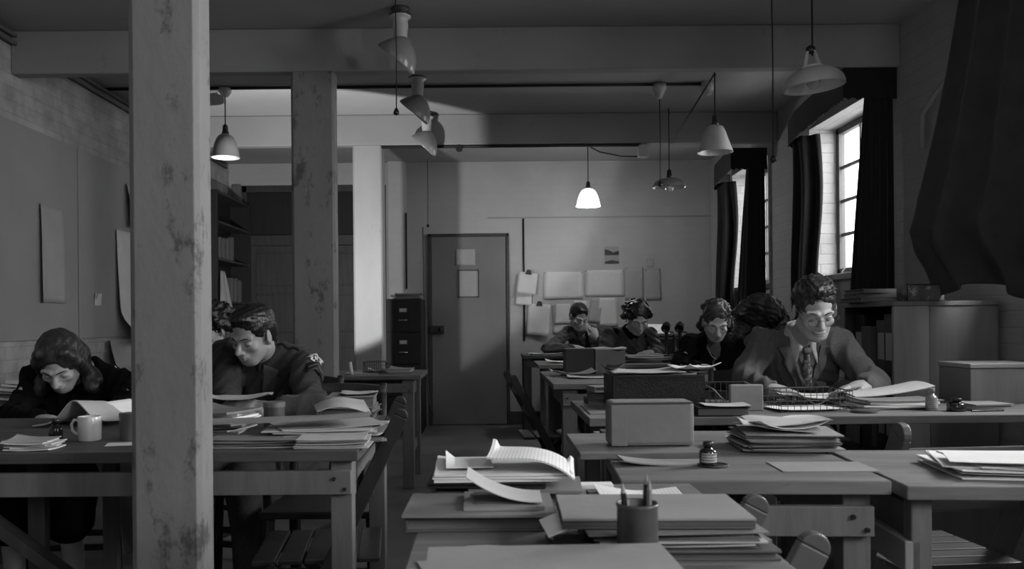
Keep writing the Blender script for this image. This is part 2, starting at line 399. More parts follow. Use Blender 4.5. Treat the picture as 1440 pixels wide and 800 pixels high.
q.build('frame', 'blackm', nt_); MB().bb(.010, w - .010, -.005, -.001, .010, h - .010).build('sheet', 'noticeg', nt_)
sh = []
def P_(l, x0, y0, x1, y1, m='notice', t=0, c=.010, off=.008, bulldog=False, pin=True):
    o = pinned(x0, y0, x1, y1, m, l, 'pinned_sheet', t, c, YB, 'paper', None, off)
    w = abs(x1 - x0) * YB / F; h = abs(y1 - y0) * YB / F
    if bulldog:
        MB().prism([(-.035, -.02), (.035, -.02), (.018, .028), (-.018, .028)], .016, Matrix.Rotation(R(90), 4, 'X')).build('bulldog_clip', 'blackm', o, (0, .004, 0))
    elif pin: pins(o, w, h)
    return o
P_('clipped bundle of sheets under the tilted sheet beside the wall conduit', 727, 409, 749, 429, 'notice', R(5), .03, .02, pin=False)
P_('tilted white sheet hanging from a bulldog clip beside the wall conduit', 730, 384, 757, 414, 'notice', R(8), .035, .05, True)
P_('tall white sheet hanging from a bulldog clip left of the far man', 743, 428, 774, 472, 'notice', R(4), .035, .03, True)
P_('large blank sheet pinned on back wall, leftmost of the upper row', 765, 383, 820, 421, 'notice', 0, .012)
P_('large faint sheet pinned on back wall, second of the upper row', 823, 381, 878, 418, 'noticeg' if 0 else 'notice', 0, .006)
P_('dull sheet pinned on back wall under the picture card, third of the upper row', 879, 378, 905, 423, 'noticeg', 0, .006)
P_('narrow grey sheet pinned on back wall, rightmost of the upper row', 907, 380, 929, 424, 'noticeg', R(-1), .006)
P_('long sheet half hidden behind another, pinned left of the far man head', 777, 430, 806, 470, 'notice', R(-1), .008)
P_('small square sheet pinned over a longer one left of the far man head', 780, 428, 804, 456, 'notice', 0, .012, .022)
P_('white sheet pinned on back wall just behind the far man head', 806, 424, 828, 466, 'notice', R(2), .01)
P_('tall sheet with a curling edge pinned between the two far workers', 841, 420, 867, 460, 'notice', R(-2), .02)
P_('dull sheet hanging aslant behind the tall curling one between the far workers', 832, 421, 848, 455, 'noticeg', R(9), .02, pin=False)
pc = thing('picture_card', 'small picture card of sky and dark hills pinned above the wall sheets', 'picture', (0, 0, 0))
a = P(851, 348, YB); b = P(871, 372, YB); pc.location = (a.x, YB - .004, b.z); w = b.x - a.x; h = a.z - b.z
MB().bb(0, w, -.003, 0, h * .5, h).build('upper_print', 'photo', pc); MB().bb(0, w, -.003, 0, 0, h * .5 - .004).build('lower_print', 'photo', pc)
MB().prism([(0, 0), (w, 0), (w, h * .24), (w * .6, h * .14), (w * .3, h * .28), (0, h * .34)], .002, Matrix.Translation((0, -.003, h * .5)) @ Matrix.Rotation(R(90), 4, 'X')).build('dark_hills', 'photod', pc)
MB().prism([(0, 0), (w, 0), (w, h * .12), (w * .5, h * .2), (0, h * .1)], .002, Matrix.Translation((0, -.003, 0)) @ Matrix.Rotation(R(90), 4, 'X')).build('dark_hills', 'photod', pc)
pinned(911, 366, 920, 377, 'noticeg', 'tiny grey card pinned right of the picture card', 'small_card', 0, .002)
# left wall sheets
def pinned_left(y0, y1, z0, z1, m, label, curl=.015, off=.022, name='pinned_sheet', bot=0):
    w, h = y1 - y0, z1 - z0; s = rnd.random() * 6
    def fn(u, v):
        return (off * .2 + curl * (2 * u - 1) ** 2 * (.3 + v) + bot * max(0, v - .72) ** 2 * 10 + .004 * math.sin(s + 6 * u + 4 * v), u * w + bot * .5 * max(0, v - .7), -v * h)
    o = MB().sheet(fn, 10, 16, .0012).build(name, m, None, (XL + .016, y0, z1), smooth=True)
    return tag(o, label, 'paper')
pinned_left(5.18, 5.46, 1.24, 1.84, 'noticeg', 'long grey sheet pinned on left wall above the woman', .02)
pinned_left(5.91, 6.01, 1.234, 1.32, 'notice', 'small white card pinned on the fibreboard, left wall', .004, .004, 'small_card')
pinned_left(6.25, 6.85, .98, 1.80, 'notice', 'tall pale sheet peeling from left wall beside the nearest pillar', .03, .02, bot=.25)
pinned_left(6.42, 6.70, 1.84, 2.16, 'noticeg', 'grey sheet flapping on left wall above the tall peeling sheet', .05)
pinned_left(6.1, 6.5, .74, .99, 'noticeg', 'torn sheet hanging below the panel edge on left wall', .06, .02, bot=.2)
# ------------------------------------------------------------------ conduits
def conduit(label, pts, r, m, name='conduit'):
    c = Vector(pts[0]); return tag(MB().tube([Vector(p) - c for p in pts], r, 8).build(name, m, None, c, smooth=True), label, 'pipe')
yc = 6.12
cc = conduit('thin dark conduit running across the ceiling between the beams', [(XL + .02, yc, ZC - .012), (1.62, yc, ZC - .012)], .011, 'cable')
MB().lathe([(.0, .012), (.05, .012), (.052, -.03), (.03, -.075), (.0, -.08)], 16).build('junction_box', 'porc', cc, Vector((1.60, yc, ZC - .012)) - cc.location, smooth=True)
c2 = conduit('conduit running along the underside of the third beam', [(-.86, 7.0, ZB - .013), (1.28, 7.0, ZB - .013)], .013, 'cable')
MB().bb(-.04, .04, -.04, .04, -.11, -.012).build('junction_box', 'porc', c2, Vector((1.30, 7.02, ZB + .0)) - c2.location, bevel=.006)
MB().tube([(0, 0, 0), (0, -.02, -.0)], .03, 10).build('conduit_clip', 'cable', c2, Vector((-.21, 7.0, ZB - .03)) - c2.location)
conduit('upper of the two thin pipes along the top of left wall', [(XL + .03, .5, 2.77), (XL + .03, 8.9, 2.77)], .012, 'cablep')
conduit('lower of the two thin pipes along the top of left wall', [(XL + .03, .5, 2.725), (XL + .03, 8.9, 2.725)], .014, 'cablep')
a = P(737, 308, YB); b = P(737, 480, YB)
conduit('dark conduit running down the back wall right of the door', [(a.x, YB - .012, a.z), (a.x, YB - .012, b.z)], .010, 'cable')
conduit('thin wire hanging down the door edge beside the filing cabinet', [(-.66, YB - .12, 2.1), (-.655, YB - .12, 1.4), (-.63, YB - .13, .5), (-.60, YB - .13, .25), (-.57, YB - .12, .12)], .006, 'cablep', 'hanging_wire')
conduit('conduit down the pilaster above the filing cabinet', [(-.835, YB - .11, 2.25), (-.835, YB - .11, 1.45)], .008, 'cable')
conduit('painted pipe bracket on right wall beside the big curtain', [(XR - .03, 4.62, 2.02), (XR - .03, 4.62, 2.20), (XR - .05, 4.45, 2.26), (XR - .05, 4.1, 2.40)], .016, 'beam', 'pipe_bracket')
# ------------------------------------------------------------------ lamps
def bell(h, r, n=14, p=.5): return [(max(.02, r * (1 - (1 - t) ** 2) ** p) if t > 0 else .02, -h * t) for t in [i / n for i in range(n + 1)]]
def pendant(label, x, y, zb, r, h, kind, zt=ZC, rose=True, tilt=0, m='enamelp', hook=None, lit=False):
    t = thing('pendant_lamp', label, 'lamp', (x, y, zt))
    zs = zb + h - zt
    if rose: MB().lathe([(.0, 0), (.045, 0), (.045, -.025), (.022, -.06), (.0, -.062)], 18).build('ceiling_rose', 'porc', t, smooth=True)
    else: MB().tube([(0, 0, 0), (0, 0, -.03), (.012, 0, -.04)], .004).build('ceiling_hook', 'cable', t)
    MB().tube([(0, 0, -.02), (0, 0, zs + .06)], .0045, 6).build('cord', 'cable', t)
    hd = bpy.data.objects.new
    T = Matrix.Translation((0, 0, zs)) @ Matrix.Rotation(tilt, 4, 'Y')
    if kind == 'gallery':
        MB().lathe([(.012, .11), (.024, .10), (.026, .075), (.012, .07)], 16, T).build('lamp_holder', 'blackm', t, smooth=True)
        g = MB()
        for k in range(4):
            a = k * math.pi / 2 + .5
            g.bar(T @ Vector((.024 * math.cos(a), .024 * math.sin(a), .08)), T @ Vector((.05 * math.cos(a), .05 * math.sin(a), .0)), .014, .004)
        g.lathe([(.052, .006), (.052, -.008), (.046, -.008), (.046, .006)], 20, T)
        g.build('shade_carrier', 'enamelin', t)
    else:
        MB().lathe([(.008, .07), (.018, .06), (.021, .02), (.028, .0), (.0, -.002)], 16, T).build('lamp_holder', 'blackm', t, smooth=True)
    if kind in ('dish', 'gallery'): prof = [(.03, 0)] + [(r * math.sin(a) ** .8 if a < 1.5 else r, -h * (1 - math.cos(a))) for a in [R(k * 9) for k in range(2, 11)]]
    else: prof = [(.025, 0), (r * .45, -h * .06), (r * .62, -h * .18), (r * .76, -h * .38), (r * .88, -h * .62), (r * .97, -h * .9), (r * 1.02, -h)] if kind == 'bell' else \
                 [(.03, 0), (r * .45, -h * .07), (r * .56, -h * .2), (r * .72, -h * .5), (r * .88, -h * .8), (r, -h)]
    o = MB().lathe(prof, 36, T).build('shade', 'lit' if lit else m, t, smooth=True)
    inn = [(max(a - .004, .005), b - .003) for a, b in prof]; inn[-1] = (prof[-1][0] - .003, prof[-1][1])
    if not lit:
        ii = MB().lathe(inn, 36, T); ii.f = [f[::-1] for f in ii.f]; ii.build('shade_lining', 'enamelin', t, smooth=True)
        MB().lathe([(.012, -.005), (.014, -.03), (.03, -.06), (.034, -.08), (.024, -.105), (.0, -.115)], 14, T).build('bulb', 'bulb', t, smooth=True)
    return t
pendant('bell-shaped grey pendant lamp hanging beside the nearest pillar', -1.86, 6.12, 2.29, .10, .17, 'bell', zt=ZC - .012, m='enamel')
pendant('lit white pendant lamp glowing before the back wall', .965, 8.0, 2.17, .112, .165, 'bell', rose=False, lit=True)
pendant('flat dish pendant lamp with dull shade, farthest on the right', 1.48, 6.86, 2.165, .135, .075, 'dish', rose=False, m='enamel')
pendant('conical grey pendant lamp hanging left of the far window', 1.565, 5.8, 2.235, .12, .185, 'cone', rose=False)
pendant('large dish pendant lamp with open carrier, nearest on the right', 1.65, 4.29, 2.262, .150, .100, 'gallery', rose=True, tilt=R(-5))
# angled reflector lamps
def reflector(label, x, y, s=1.0):
    t = thing('angled_reflector_lamp', label, 'lamp', (x, y, ZC))
    MB().lathe([(0, 0), (.05, 0), (.05, -.012), (.02, -.03), (.012, -.05)], 18).build('ceiling_rose', 'steel', t, smooth=True)
    MB().lathe([(.058 * s, -.038), (.060 * s, -.05), (.048 * s, -.056), (.040 * s, -.07), (.043 * s, -.10), (.036 * s, -.15), (.040 * s, -.17)], 24).build('neck', 'enamelp', t, smooth=True)
    MB().lathe([(.02, -.03), (.060 * s, -.036), (.060 * s, -.046), (.02, -.05)], 24).build('flange', 'steel', t, smooth=True)
    # hood: half-parabola shell cut by a slanting mouth, opening to the left and toward the viewer
    n, mrows = 36, 14; vs = []; fs = []
    for i in range(mrows + 1):
        q = i / mrows
        for k in range(n):
            a = 2 * math.pi * k / n; c_, s_ = math.cos(a), math.sin(a)
            length = .185 * s * (.50 + .50 * c_)          # long on +x side, short on -x
            zz = -.165 - .03 * q * (1 - c_) * .2 - length * q - .012 * q
            rr = (.040 + .072 * math.sin(min(1, q * 1.0) * math.pi / 2) ** .8) * s
            if c_ > 0: rr *= (1 - .30 * q ** 2 * c_)
            vs.append(Vector((rr * c_ - .012 * q * s, rr * s_, zz)))
    for i in range(mrows):
        for k in range(n): fs.append((i * n + k, i * n + (k + 1) % n, (i + 1) * n + (k + 1) % n, (i + 1) * n + k))
    mb = MB(); mb.add(vs, fs); o = mb.build('shade', 'enamel', t, smooth=True)
    sd = o.modifiers.new('s', 'SOLIDIFY'); sd.thickness = .002; sd.offset = 1
    ctr = Vector((0, 0, -.24)); mb2 = MB(); mb2.add([v + (Vector((0, 0, v.z)) - v) * .05 for v in vs], [f[::-1] for f in fs]); mb2.build('shade_lining', 'enamelin', t, smooth=True)
    MB().lathe([(.016, -.16), (.026, -.19), (.03, -.215), (.02, -.24), (0, -.247)], 14).build('bulb', 'bulb', t, smooth=True)
    t.rotation_euler = (0, 0, R(-25))
    return t
reflector('nearest of the three angled reflector lamps on the ceiling', -.452, 4.62, 1.0)
reflector('middle of the three angled reflector lamps on the ceiling', -.454, 5.80, 1.0)
reflector('farthest of the three angled reflector lamps on the ceiling', -.47, 6.90, 1.0)
def pull(label, x, y, z0, z1, kn=True, rose=False):
    t = thing('pull_cord', label, 'cord', (x, y, z0))
    MB().tube([(0, 0, 0), (.003, 0, (z1 - z0) * .5), (0, 0, z1 - z0)], .0035, 6).build('cord', 'cable', t)
    MB().lathe([(0, .02), (.008, .012), (.016, -.005), (.016, -.016), (0, -.024)], 12).build('knob', 'blackm', t, (0, 0, z1 - z0), smooth=True)
    if rose: MB().lathe([(0, .0), (.05, 0), (.05, -.03), (.018, -.10), (0, -.105)], 16).build('ceiling_switch', 'porc', t, smooth=True)
pull('pull cord with a black knob left of the angled reflector lamps', P(560, 0, 4.5).x, 4.5, ZC, 1.1 + 297 * 4.5 / F)
pull('long pull cord hanging before the windows', P(1089, 0, 4.2).x, 4.2, ZC, 1.1 + 226 * 4.2 / F)
pull('short pull cord hanging above the grey back door', P(603, 0, 8.9).x, 8.9, ZC, 1.1 + 136 * 8.9 / F)
pull('pull cord under a porcelain switch beside the flat dish lamp', P(930, 0, 6.12).x, 6.12, ZC - .012, 1.1 + 192 * 6.12 / F, rose=True)
conduit('slack cable strung between the conical lamp and flat dish lamp hooks', [(1.565, 5.8, ZC - .03), (1.54, 6.3, 2.66), (1.49, 6.84, 2.52)], .005, 'cable', 'strung_cable')
conduit('cable looped from the beam conduit box to the lit lamp', [(1.30, 7.05, ZB - .10), (1.2, 7.5, ZB - .01), (1.05, 7.8, 2.64), (.965, 8.0, 2.74)], .006, 'cable', 'strung_cable')
# ------------------------------------------------------------------ curtains
def folds(label, path, z0, z1, name='curtain', m='curtain', amp=.02, nf=6, flare=0, taper=None, hem=0, cat='curtain', extra=None):
    """path: plan polyline of the rail; cloth hangs with folds between z0 and z1"""
    pts = [Vector((p[0], p[1], 0)) for p in path]; L = [0]
    for i in range(1, len(pts)): L.append(L[-1] + (pts[i] - pts[i - 1]).length)
    def pl(u):
        s = u * L[-1]
        for i in range(1, len(pts)):
            if s <= L[i] + 1e-9:
                t = (s - L[i - 1]) / (L[i] - L[i - 1]); d = (pts[i] - pts[i - 1]).normalized()
                return pts[i - 1].lerp(pts[i], t), Vector((-d.y, d.x, 0))
    c = pts[0]
    def fn(u, v):
        p, n = pl(u); a = amp * (.35 + .65 * min(1, v * 3)) * (1 + .3 * math.sin(9 * u))
        q = p + n * (a * math.sin(2 * math.pi * nf * u + .8 * math.sin(3 * v)))
        if taper: q = q + taper(u, v)
        z = z1 + (z0 - z1) * v + (hem * abs(math.sin(math.pi * nf * u * 2)) if v > .99 else 0)
        r = Vector((q.x - c.x, q.y - c.y, z - z0))
        if extra: r += extra(u, v)
        return r
    o = MB().sheet(fn, 90, 40, .003).build(name, m, None, (c.x, c.y, z0), smooth=True)
    return tag(o, label, cat)
def dressing(y0, y1, which, zr=ZB, k=1):
    XI = XR - .012
    # valance: near end comes off the wall, runs back along the window and returns to the wall in a curve
    a = [(XI, y0 - .02), (XI - .31, y0 - .02)]
    for i in range(9):
        t = i / 8; a.append((XI - .31 + .10 * t + .22 * max(0, t - .75) ** 1.2 * 3.5 * .25, y0 + .02 + (y1 - y0) * t))
    a.append((XI, y1 + .08))
    L = []; tot = 0; pts = [Vector((p[0], p[1], 0)) for p in a]
    vp = MB(); nseg = 110; S = [0]
    for i in range(1, len(pts)): S.append(S[-1] + (pts[i] - pts[i - 1]).length)
    def pl(u):
        s = u * S[-1]
        for i in range(1, len(pts)):
            if s <= S[i] + 1e-9: return pts[i - 1].lerp(pts[i], (s - S[i - 1]) / (S[i] - S[i - 1]))
        return pts[-1]
    def fn(u, v):
        p = pl(u); sc = .012 * (1 if (u * 34) % 1 < .5 else 0)
        zb = zr - .17 - sc - .02 * u
        top = zr - .05 * max(0, (u - .55)) ** 2 * 4
        return (p.x - XI, p.y - y0, (top + (zb - top) * v) - zr)
    o = MB().sheet(fn, nseg, 4, .004).build('valance', 'curtain', None, (XI, y0, zr)); tag(o, 'scalloped black valance over the %s' % which, 'valance')
    # near curtain: covers the end return and the near side of the window
    def tp(u, v):
        w = u ** 2; return Vector((-.10 * w * v, -.0, 0)) + Vector((0, .05 * w * v, 0))
    folds('straight black curtain on the near side of the %s' % which, [(XI - .015, y0 + .00), (XI - .150, y0 + .00), (XI - .145, y0 + .06)], .95, zr - .03, m='curtain', amp=.007, nf=5, taper=tp)
    def tp2(u, v):
        w = (1 - u); return Vector((.03 * math.sin(6 * v) * w, -.10 * (v ** 2) * w + .04 * math.sin(3.1 * v), 0))
    folds('gathered black curtain on the far side of the %s' % which, [(XI - .03, y1 - .22), (XI - .15, y1 - .14), (XI - .16, y1 - .03), (XI - .04, y1 + .05)], .92, zr - .15, m='curtain', amp=.03, nf=4, taper=tp2)
dressing(4.96, 6.22, 'nearer window')
dressing(7.24, 8.24, 'farthest window')
# big looped curtain at right
LE = [(0, 2.27), (.12, 2.24), (.30, 2.19), (.48, 2.13), (.66, 2.06), (.80, 1.995), (.86, 2.03), (.92, 2.10), (1, 2.15)]
def bigc(u, v):
    for i in range(1, len(LE)):
        if v <= LE[i][0] + 1e-9:
            t = (v - LE[i - 1][0]) / (LE[i][0] - LE[i - 1][0]); xl = LE[i - 1][1] * (1 - t) + LE[i][1] * t; break
    a = .018 + .022 * v; g = max(0, v - .70) / .30
    ph = 2 * math.pi * 4.5 * u ** 1.1 + 1.2 * v
    x = xl + (2.33 - xl) * u ** .75 + a * math.sin(ph) * (1 - .3 * u) * min(1, u * 8 + .2) + .03 * g * math.sin(11 * v + 9 * u) * (1 - u)
    y = 4.02 - .92 * u + a * .8 * math.cos(ph) + .04 * g * math.sin(16 * v + 5 * u)
    return (min(x, 2.375) - 2.2, y - 4.0, 2.74 - 1.54 * v + .05 * g * math.sin(8 * u))
tag(MB().sheet(bigc, 110, 70, .004).build('curtain', 'curtain2', None, (2.2, 4.0, 0), smooth=True), 'big drooping black curtain looped up at the right edge, nearest of the curtains', 'curtain')
# lit recess behind cabinets and a dark shelf unit in the far left corner
t = thing('tall_shelf_unit', 'tall dark shelf unit standing against left wall in the far corner', 'shelf unit', (XL + .02, 7.92, 0))
MB().bb(0, .22, 0, .03, 0, 2.35).bb(0, .22, 1.10, 1.13, 0, 2.35).bb(0, .015, 0.03, 1.10, 0, 2.35).build('case', 'darkp', t, bevel=.003)
for z in (.08, .5, .9, 1.3, 1.7, 2.05, 2.33): MB().bb(.015, .21, .03, 1.10, z, z + .02).build('shelf', 'dark', t)
for i, (z, n) in enumerate(((.92, 6), (1.32, 7), (1.72, 5))):
    for k in range(n):
        h = .2 + .06 * rnd.random(); y = .08 + k * .13
        tag(MB().bb(-.08, .08, -.025, .025, 0, h).build('box_file', 'cardd', None, (XL + .13, 7.92 + y, z + .001), bevel=.003), 'dark box file standing on the tall shelf unit in the far left corner', 'file', 'box files on the tall shelf unit')
def hangcoat(u, v):
    return Vector((.05 * math.sin(7 * u) * (.3 + v) + .03 * v, .13 * (u - .5) * (.4 + v) * 2, -.5 * v))
tag(MB().sheet(hangcoat, 24, 16, .006).build('hanging_cloth', 'coat', None, P(313, 378, 8.0), smooth=True), 'pale cloth hanging from the shelf unit above the seated soldier', 'cloth')
# ------------------------------------------------------------------ tables
TZ = .78
def table(name, label, x0, x1, y0, y1, z=TZ, top='top', leg='leg', lw=.055, inset=.05, rail=True, stretch=True, mid=False, th=.028, rz=0, lx0=None):
    t = thing(name, label, 'table', ((x0 + x1) / 2, (y0 + y1) / 2, 0), rz)
    w, d = (x1 - x0) / 2, (y1 - y0) / 2
    tp = MB(); n = max(2, round(d * 2 / .2))
    for k in range(n):
        a = -d + 2 * d * k / n; tp.bb(-w, w, a + (.0012 if k else 0), a + 2 * d / n, z - th, z)
    tp.build('tabletop', top, t, bevel=.003)
    xs = [-w + (inset if lx0 is None else lx0) + lw / 2, w - inset - lw / 2]
    if mid: xs.insert(1, 0)
    for x in xs:
        for y in (-d + .03 + lw / 2, d - .03 - lw / 2):
            MB().bb(x - lw / 2, x + lw / 2, y - lw / 2, y + lw / 2, 0, z - th).build('leg', leg, t, bevel=.003)
        MB().bb(x - .012, x + .012, -d + .03 + lw, d - .03 - lw, z - th - .12, z - th - .02).build('end_rail', leg, t, bevel=.002)
        if stretch: MB().bb(x - .014, x + .014, -d + .03 + lw, d - .03 - lw, .20, .27).build('stretcher', leg, t, bevel=.002)
    if rail:
        for s in (-1, 1):
            y = s * (d - .03) + (0 if s < 0 else 0); r = MB().bb(xs[0] - lw / 2, xs[-1] + lw / 2, y - (.020 if s < 0 else 0), y + (0 if s < 0 else .020), z - th - .085, z - th - .025)
            ro = r.build('rail', leg, t, bevel=.002)
            if s < 0:
                for x in xs:
                    for dx, dz in ((-.015, .04), (.012, .014)): MB().tube([(x + dx, y - .020, z - th - .085 + dz), (x + dx, y - .026, z - th - .085 + dz)], .005, 8).build('bolt_head', 'blackm', ro)
    return t
TL = table('long_table', 'long dark table in front of the soldier and the woman, behind the nearest pillar', -2.05, -.325, 2.14, 2.95, top='topd', leg='leg', lw=.055, inset=.02, mid=False, stretch=False)
T = TL
br = MB(); br.bar((-.16 - .05, -.30, .70), (.30, -.30, .12), .05, .025, (0, 1, 0)); 
# trestle at the woman's side
tr = thing('folding_trestle', 'dark folding trestle with a diagonal brace under the long table, before the woman', 'trestle', (-1.2, 2.5, 0))
for y, x in ((-.22, 0), (.22, .0)):
    MB().bar((x, y, .0), (x, y, TZ - .03), .045, .03, (0, 1, 0)).build('leg', 'legd', tr, bevel=.002)
MB().bar((0, -.22, .22), (0, .22, .22), .03, .05).build('cross_rail', 'legd', tr, bevel=.002)
MB().bar((-.28, -.26, .72), (.42, -.26, .20), .028, .05, (0, 1, 0)).build('diagonal_brace', 'legd', tr, bevel=.002)
MB().bar((.34, .1, TZ - .04), (.16, .2, .0), .03, .05, (0, 1, 0)).build('brace_leg', 'legd', tr, bevel=.002)
T3L = table('work_table', 'small worn table at far left holding a wire basket, between middle and far pillars', -1.7, -.435, 5.60, 6.28, .75, top='top', leg='leg', lw=.075)
T1 = table('work_table', 'farthest worktable in front of the dark-haired man at back wall', .34, 2.2, 7.95, 8.52, top='topd', leg='legd', lw=.07, inset=.01)
T2 = table('work_table', 'worktable in front of the woman in the dark jacket, second from back wall', .375, 2.0, 6.20, 6.88, top='top', leg='leg', lw=.07)
T3 = table('work_table', 'worktable holding the dark and pale boxes, in front of the woman with a necklace', .335, 1.95, 4.32, 5.42, top='top', leg='leg', lw=.075, stretch=False)
T4 = table('work_table', 'long worktable in front of the man with spectacles', .335, 2.36, 2.80, 3.42, top='topy', leg='legd', lw=.055, rail=False)
T5 = table('work_table', 'wooden desk holding the ink bottle and heaped folders, in the right foreground', .285, .815, 1.69, 2.46, top='topy', leg='leg', lw=.055, inset=.03, rz=R(-3))
T6 = table('work_table', 'desk at the right edge holding loose white sheets', .825, 1.95, 1.61, 2.07, z=.775, top='topy', leg='leg', lw=.04, inset=.02, rail=False, rz=R(-4))
MB().bb(-.555 + .0, -.555 + .03, -.20, .02, .60, .66).build('end_rail', 'pine', T6, bevel=.002)
T7 = table('work_table', 'nearest desk in the foreground, heaped with ledgers and papers', -.11, .395, .93, 1.67, top='topy', leg='leg', lw=.05)
# ------------------------------------------------------------------ chairs
def folding_chair(label, loc, rz, m='chair', ht=.84, pw=.032, hw=.20):
    t = thing('folding_chair', label, 'chair', loc, rz)
    for s in (-1, 1):
        a, b = Vector((s * hw, -.20, ht)), Vector((s * hw, .20, 0.012))
        pst = MB().bar(a, b, .022, pw * 1.3, (0, 1, 0))
        n = 10; pl = [(pw * .65 * math.cos(math.pi * k / n), pw * .65 * math.sin(math.pi * k / n)) for k in range(n + 1)]
        d = (a - b).normalized(); y = Vector((1, 0, 0)).cross(d)
        Tm = Matrix((( *(-y), 0), (*d, 0), (1, 0, 0, 0), (0, 0, 0, 1))).transposed(); Tm.translation = a + Vector((-.011, 0, 0))
        pst.prism(pl, .022, Tm); pst.build('back_post', m, t, bevel=.003)
        MB().bar((s * (hw - .035), .17, .43), (s * (hw - .035), -.24, .012), .022, .036, (0, 1, 0)).build('leg', m, t, bevel=.003)
    st = MB()
    for k in range(5): st.bb(-hw + .025, hw - .025, -.14 + k * .072, -.14 + k * .072 + .064, .432, .446)
    st.build('seat', m, t, bevel=.003)
    f = lambda z: -.20 + .40 * (ht - z) / ht
    for z in (ht - .07, ht - .19): MB().bar((-hw + .01, f(z), z), (hw - .01, f(z), z), .014, .06, (0, .3, 1)).build('back_slat', m, t, bevel=.003)
    MB().bar((-hw + .035, -.19, .07), (hw - .035, -.19, .07), .02, .025).build('cross_bar', m, t, bevel=.002)
    MB().bar((-hw, .145, .12), (hw, .145, .12), .02, .025).build('cross_bar', m, t, bevel=.002)
    return t
folding_chair('dark open folding chair at the right end of the long table', (-.46, 2.54, 0), R(90 + 6))
folding_chair('dark folding chair in the aisle at left of the far worktables', (.335, 4.98, 0), R(-86), 'chair', .78)
folding_chair('pale rounded-top folding chair pushed up to the nearest desk', (.275, 1.385, 0), R(90), 'chairp', .765, .036, .135)
def wood_chair(label, loc, rz, m='chair'):
    t = thing('wooden_chair', label, 'chair', loc, rz)
    MB().prism([(-.19, -.18), (.19, -.18), (.21, .19), (-.21, .19)], .025, Matrix.Translation((0, 0, .425))).build('seat', m, t, bevel=.006)
    for s in (-1, 1):
        MB().bar((s * .18, .17, .425), (s * .19, .18, 0), .035, .035).build('leg', m, t, bevel=.004)
        MB().tube([(s * .17, -.20, 0.0), (s * .17, -.165, .44), (s * .17, -.21, .66), (s * .17, -.25, .86)], [.018, .018, .017, .015], 10).build('rear_post', m, t, smooth=True)
    MB().bar((-.17, -.205, .66), (.17, -.205, .66), .016, .045, (0, 0, 1)).build('back_rail', m, t, bevel=.003)
    def tr(u, v): return (-.185 + .37 * u, -.235 - .03 * math.sin(math.pi * u) - .012 * (1 - v), .76 + .09 * v + .012 * math.sin(math.pi * u) * v)
    MB().sheet(tr, 12, 3, .015).build('top_rail', m, t, smooth=True)
    for z, y in ((.18, .17), (.24, .17)): MB().bar((-.18, y, z), (.18, y, z), .018, .025).build('stretcher', m, t, bevel=.002)
    for s in (-1, 1): MB().bar((s * .18, .17, .21), (s * .172, -.18, .21), .018, .022).build('stretcher', m, t, bevel=.002)
    return t
CH = wood_chair('dark wooden chair tucked empty under the long table beside the soldier', (-.58, 3.12, 0), R(180))
folding_chair('dark folding chair at right behind the desk with loose white sheets', (1.24, 2.40, 0), R(5), 'chairp', .80, .05)
# ------------------------------------------------------------------ desk items
def sheaf(name, w, d, t, m, loc, rz=0, label=None, cat='papers', group=None, curl=None, nu=10, nv=8, bevel=0):
    z0 = t
    def fn(u, v):
        x, y = (u - .5) * w, (v - .5) * d; z = t
        if curl: z += curl(u, v)
        return (x, y, z)
    o = MB().sheet(fn, nu, nv, t).build(name, m, None, loc, rz)
    return tag(o, label, cat, group)
def pile(cx, cy, z, w, d, n, t, mats, label, group, jit=.012, rj=.06, rz=0, name='folder', cat='folder', wave=.0):
    for k in range(n):
        tt = t * (.6 + .8 * rnd.random()); m = mats[rnd.randrange(len(mats))]; s = rnd.random() * 6
        ww, dd = w * (1 - .12 * rnd.random()), d * (1 - .12 * rnd.random())
        top = k == n - 1
        cu, cv, la = rnd.choice((0, 1)), rnd.choice((0, 1)), rnd.uniform(.0, .012 if top else .004)
        def c(u, v, s=s, cu=cu, cv=cv, la=la):
            q = max(0, (u if cu else 1 - u) + (v if cv else 1 - v) - 1.35) / .65
            return la * q ** 1.6 + wave * (abs(math.sin(s + 2.4 * u)) * (2 * u - 1) ** 2 + .4 * (2 * v - 1) ** 2)
        sheaf(name, ww, dd, tt, m, (cx + rnd.uniform(-jit, jit), cy + rnd.uniform(-jit, jit), z), rz + rnd.uniform(-rj, rj), label, cat, group, c)
        z += tt + (wave * .45 if wave else .0004)
    return z
def book(label, w, d, h, loc, rz=0, cover='cardd', pages='pagesd', group=None, name='ledger', cat='book', cv=.004):
    t = thing(name, label, cat, loc, rz, group)
    c = MB().bb(-w / 2, w / 2, -d / 2, d / 2, 0, cv).bb(-w / 2, w / 2, -d / 2, d / 2, h - cv, h).bb(-w / 2, -w / 2 + cv, -d / 2, d / 2, cv, h - cv)
    c.build('cover', cover, t, bevel=.0015)
    MB().bb(-w / 2 + cv, w / 2 - .006, -d / 2 + .006, d / 2 - .006, cv, h - cv).build('page_block', pages, t)
    return t
def at(px, py, z):
    """point on the horizontal plane z seen at (px,py)"""
    d = (HC - z) * F / (py - VY); return (px - VX) * d / F, d
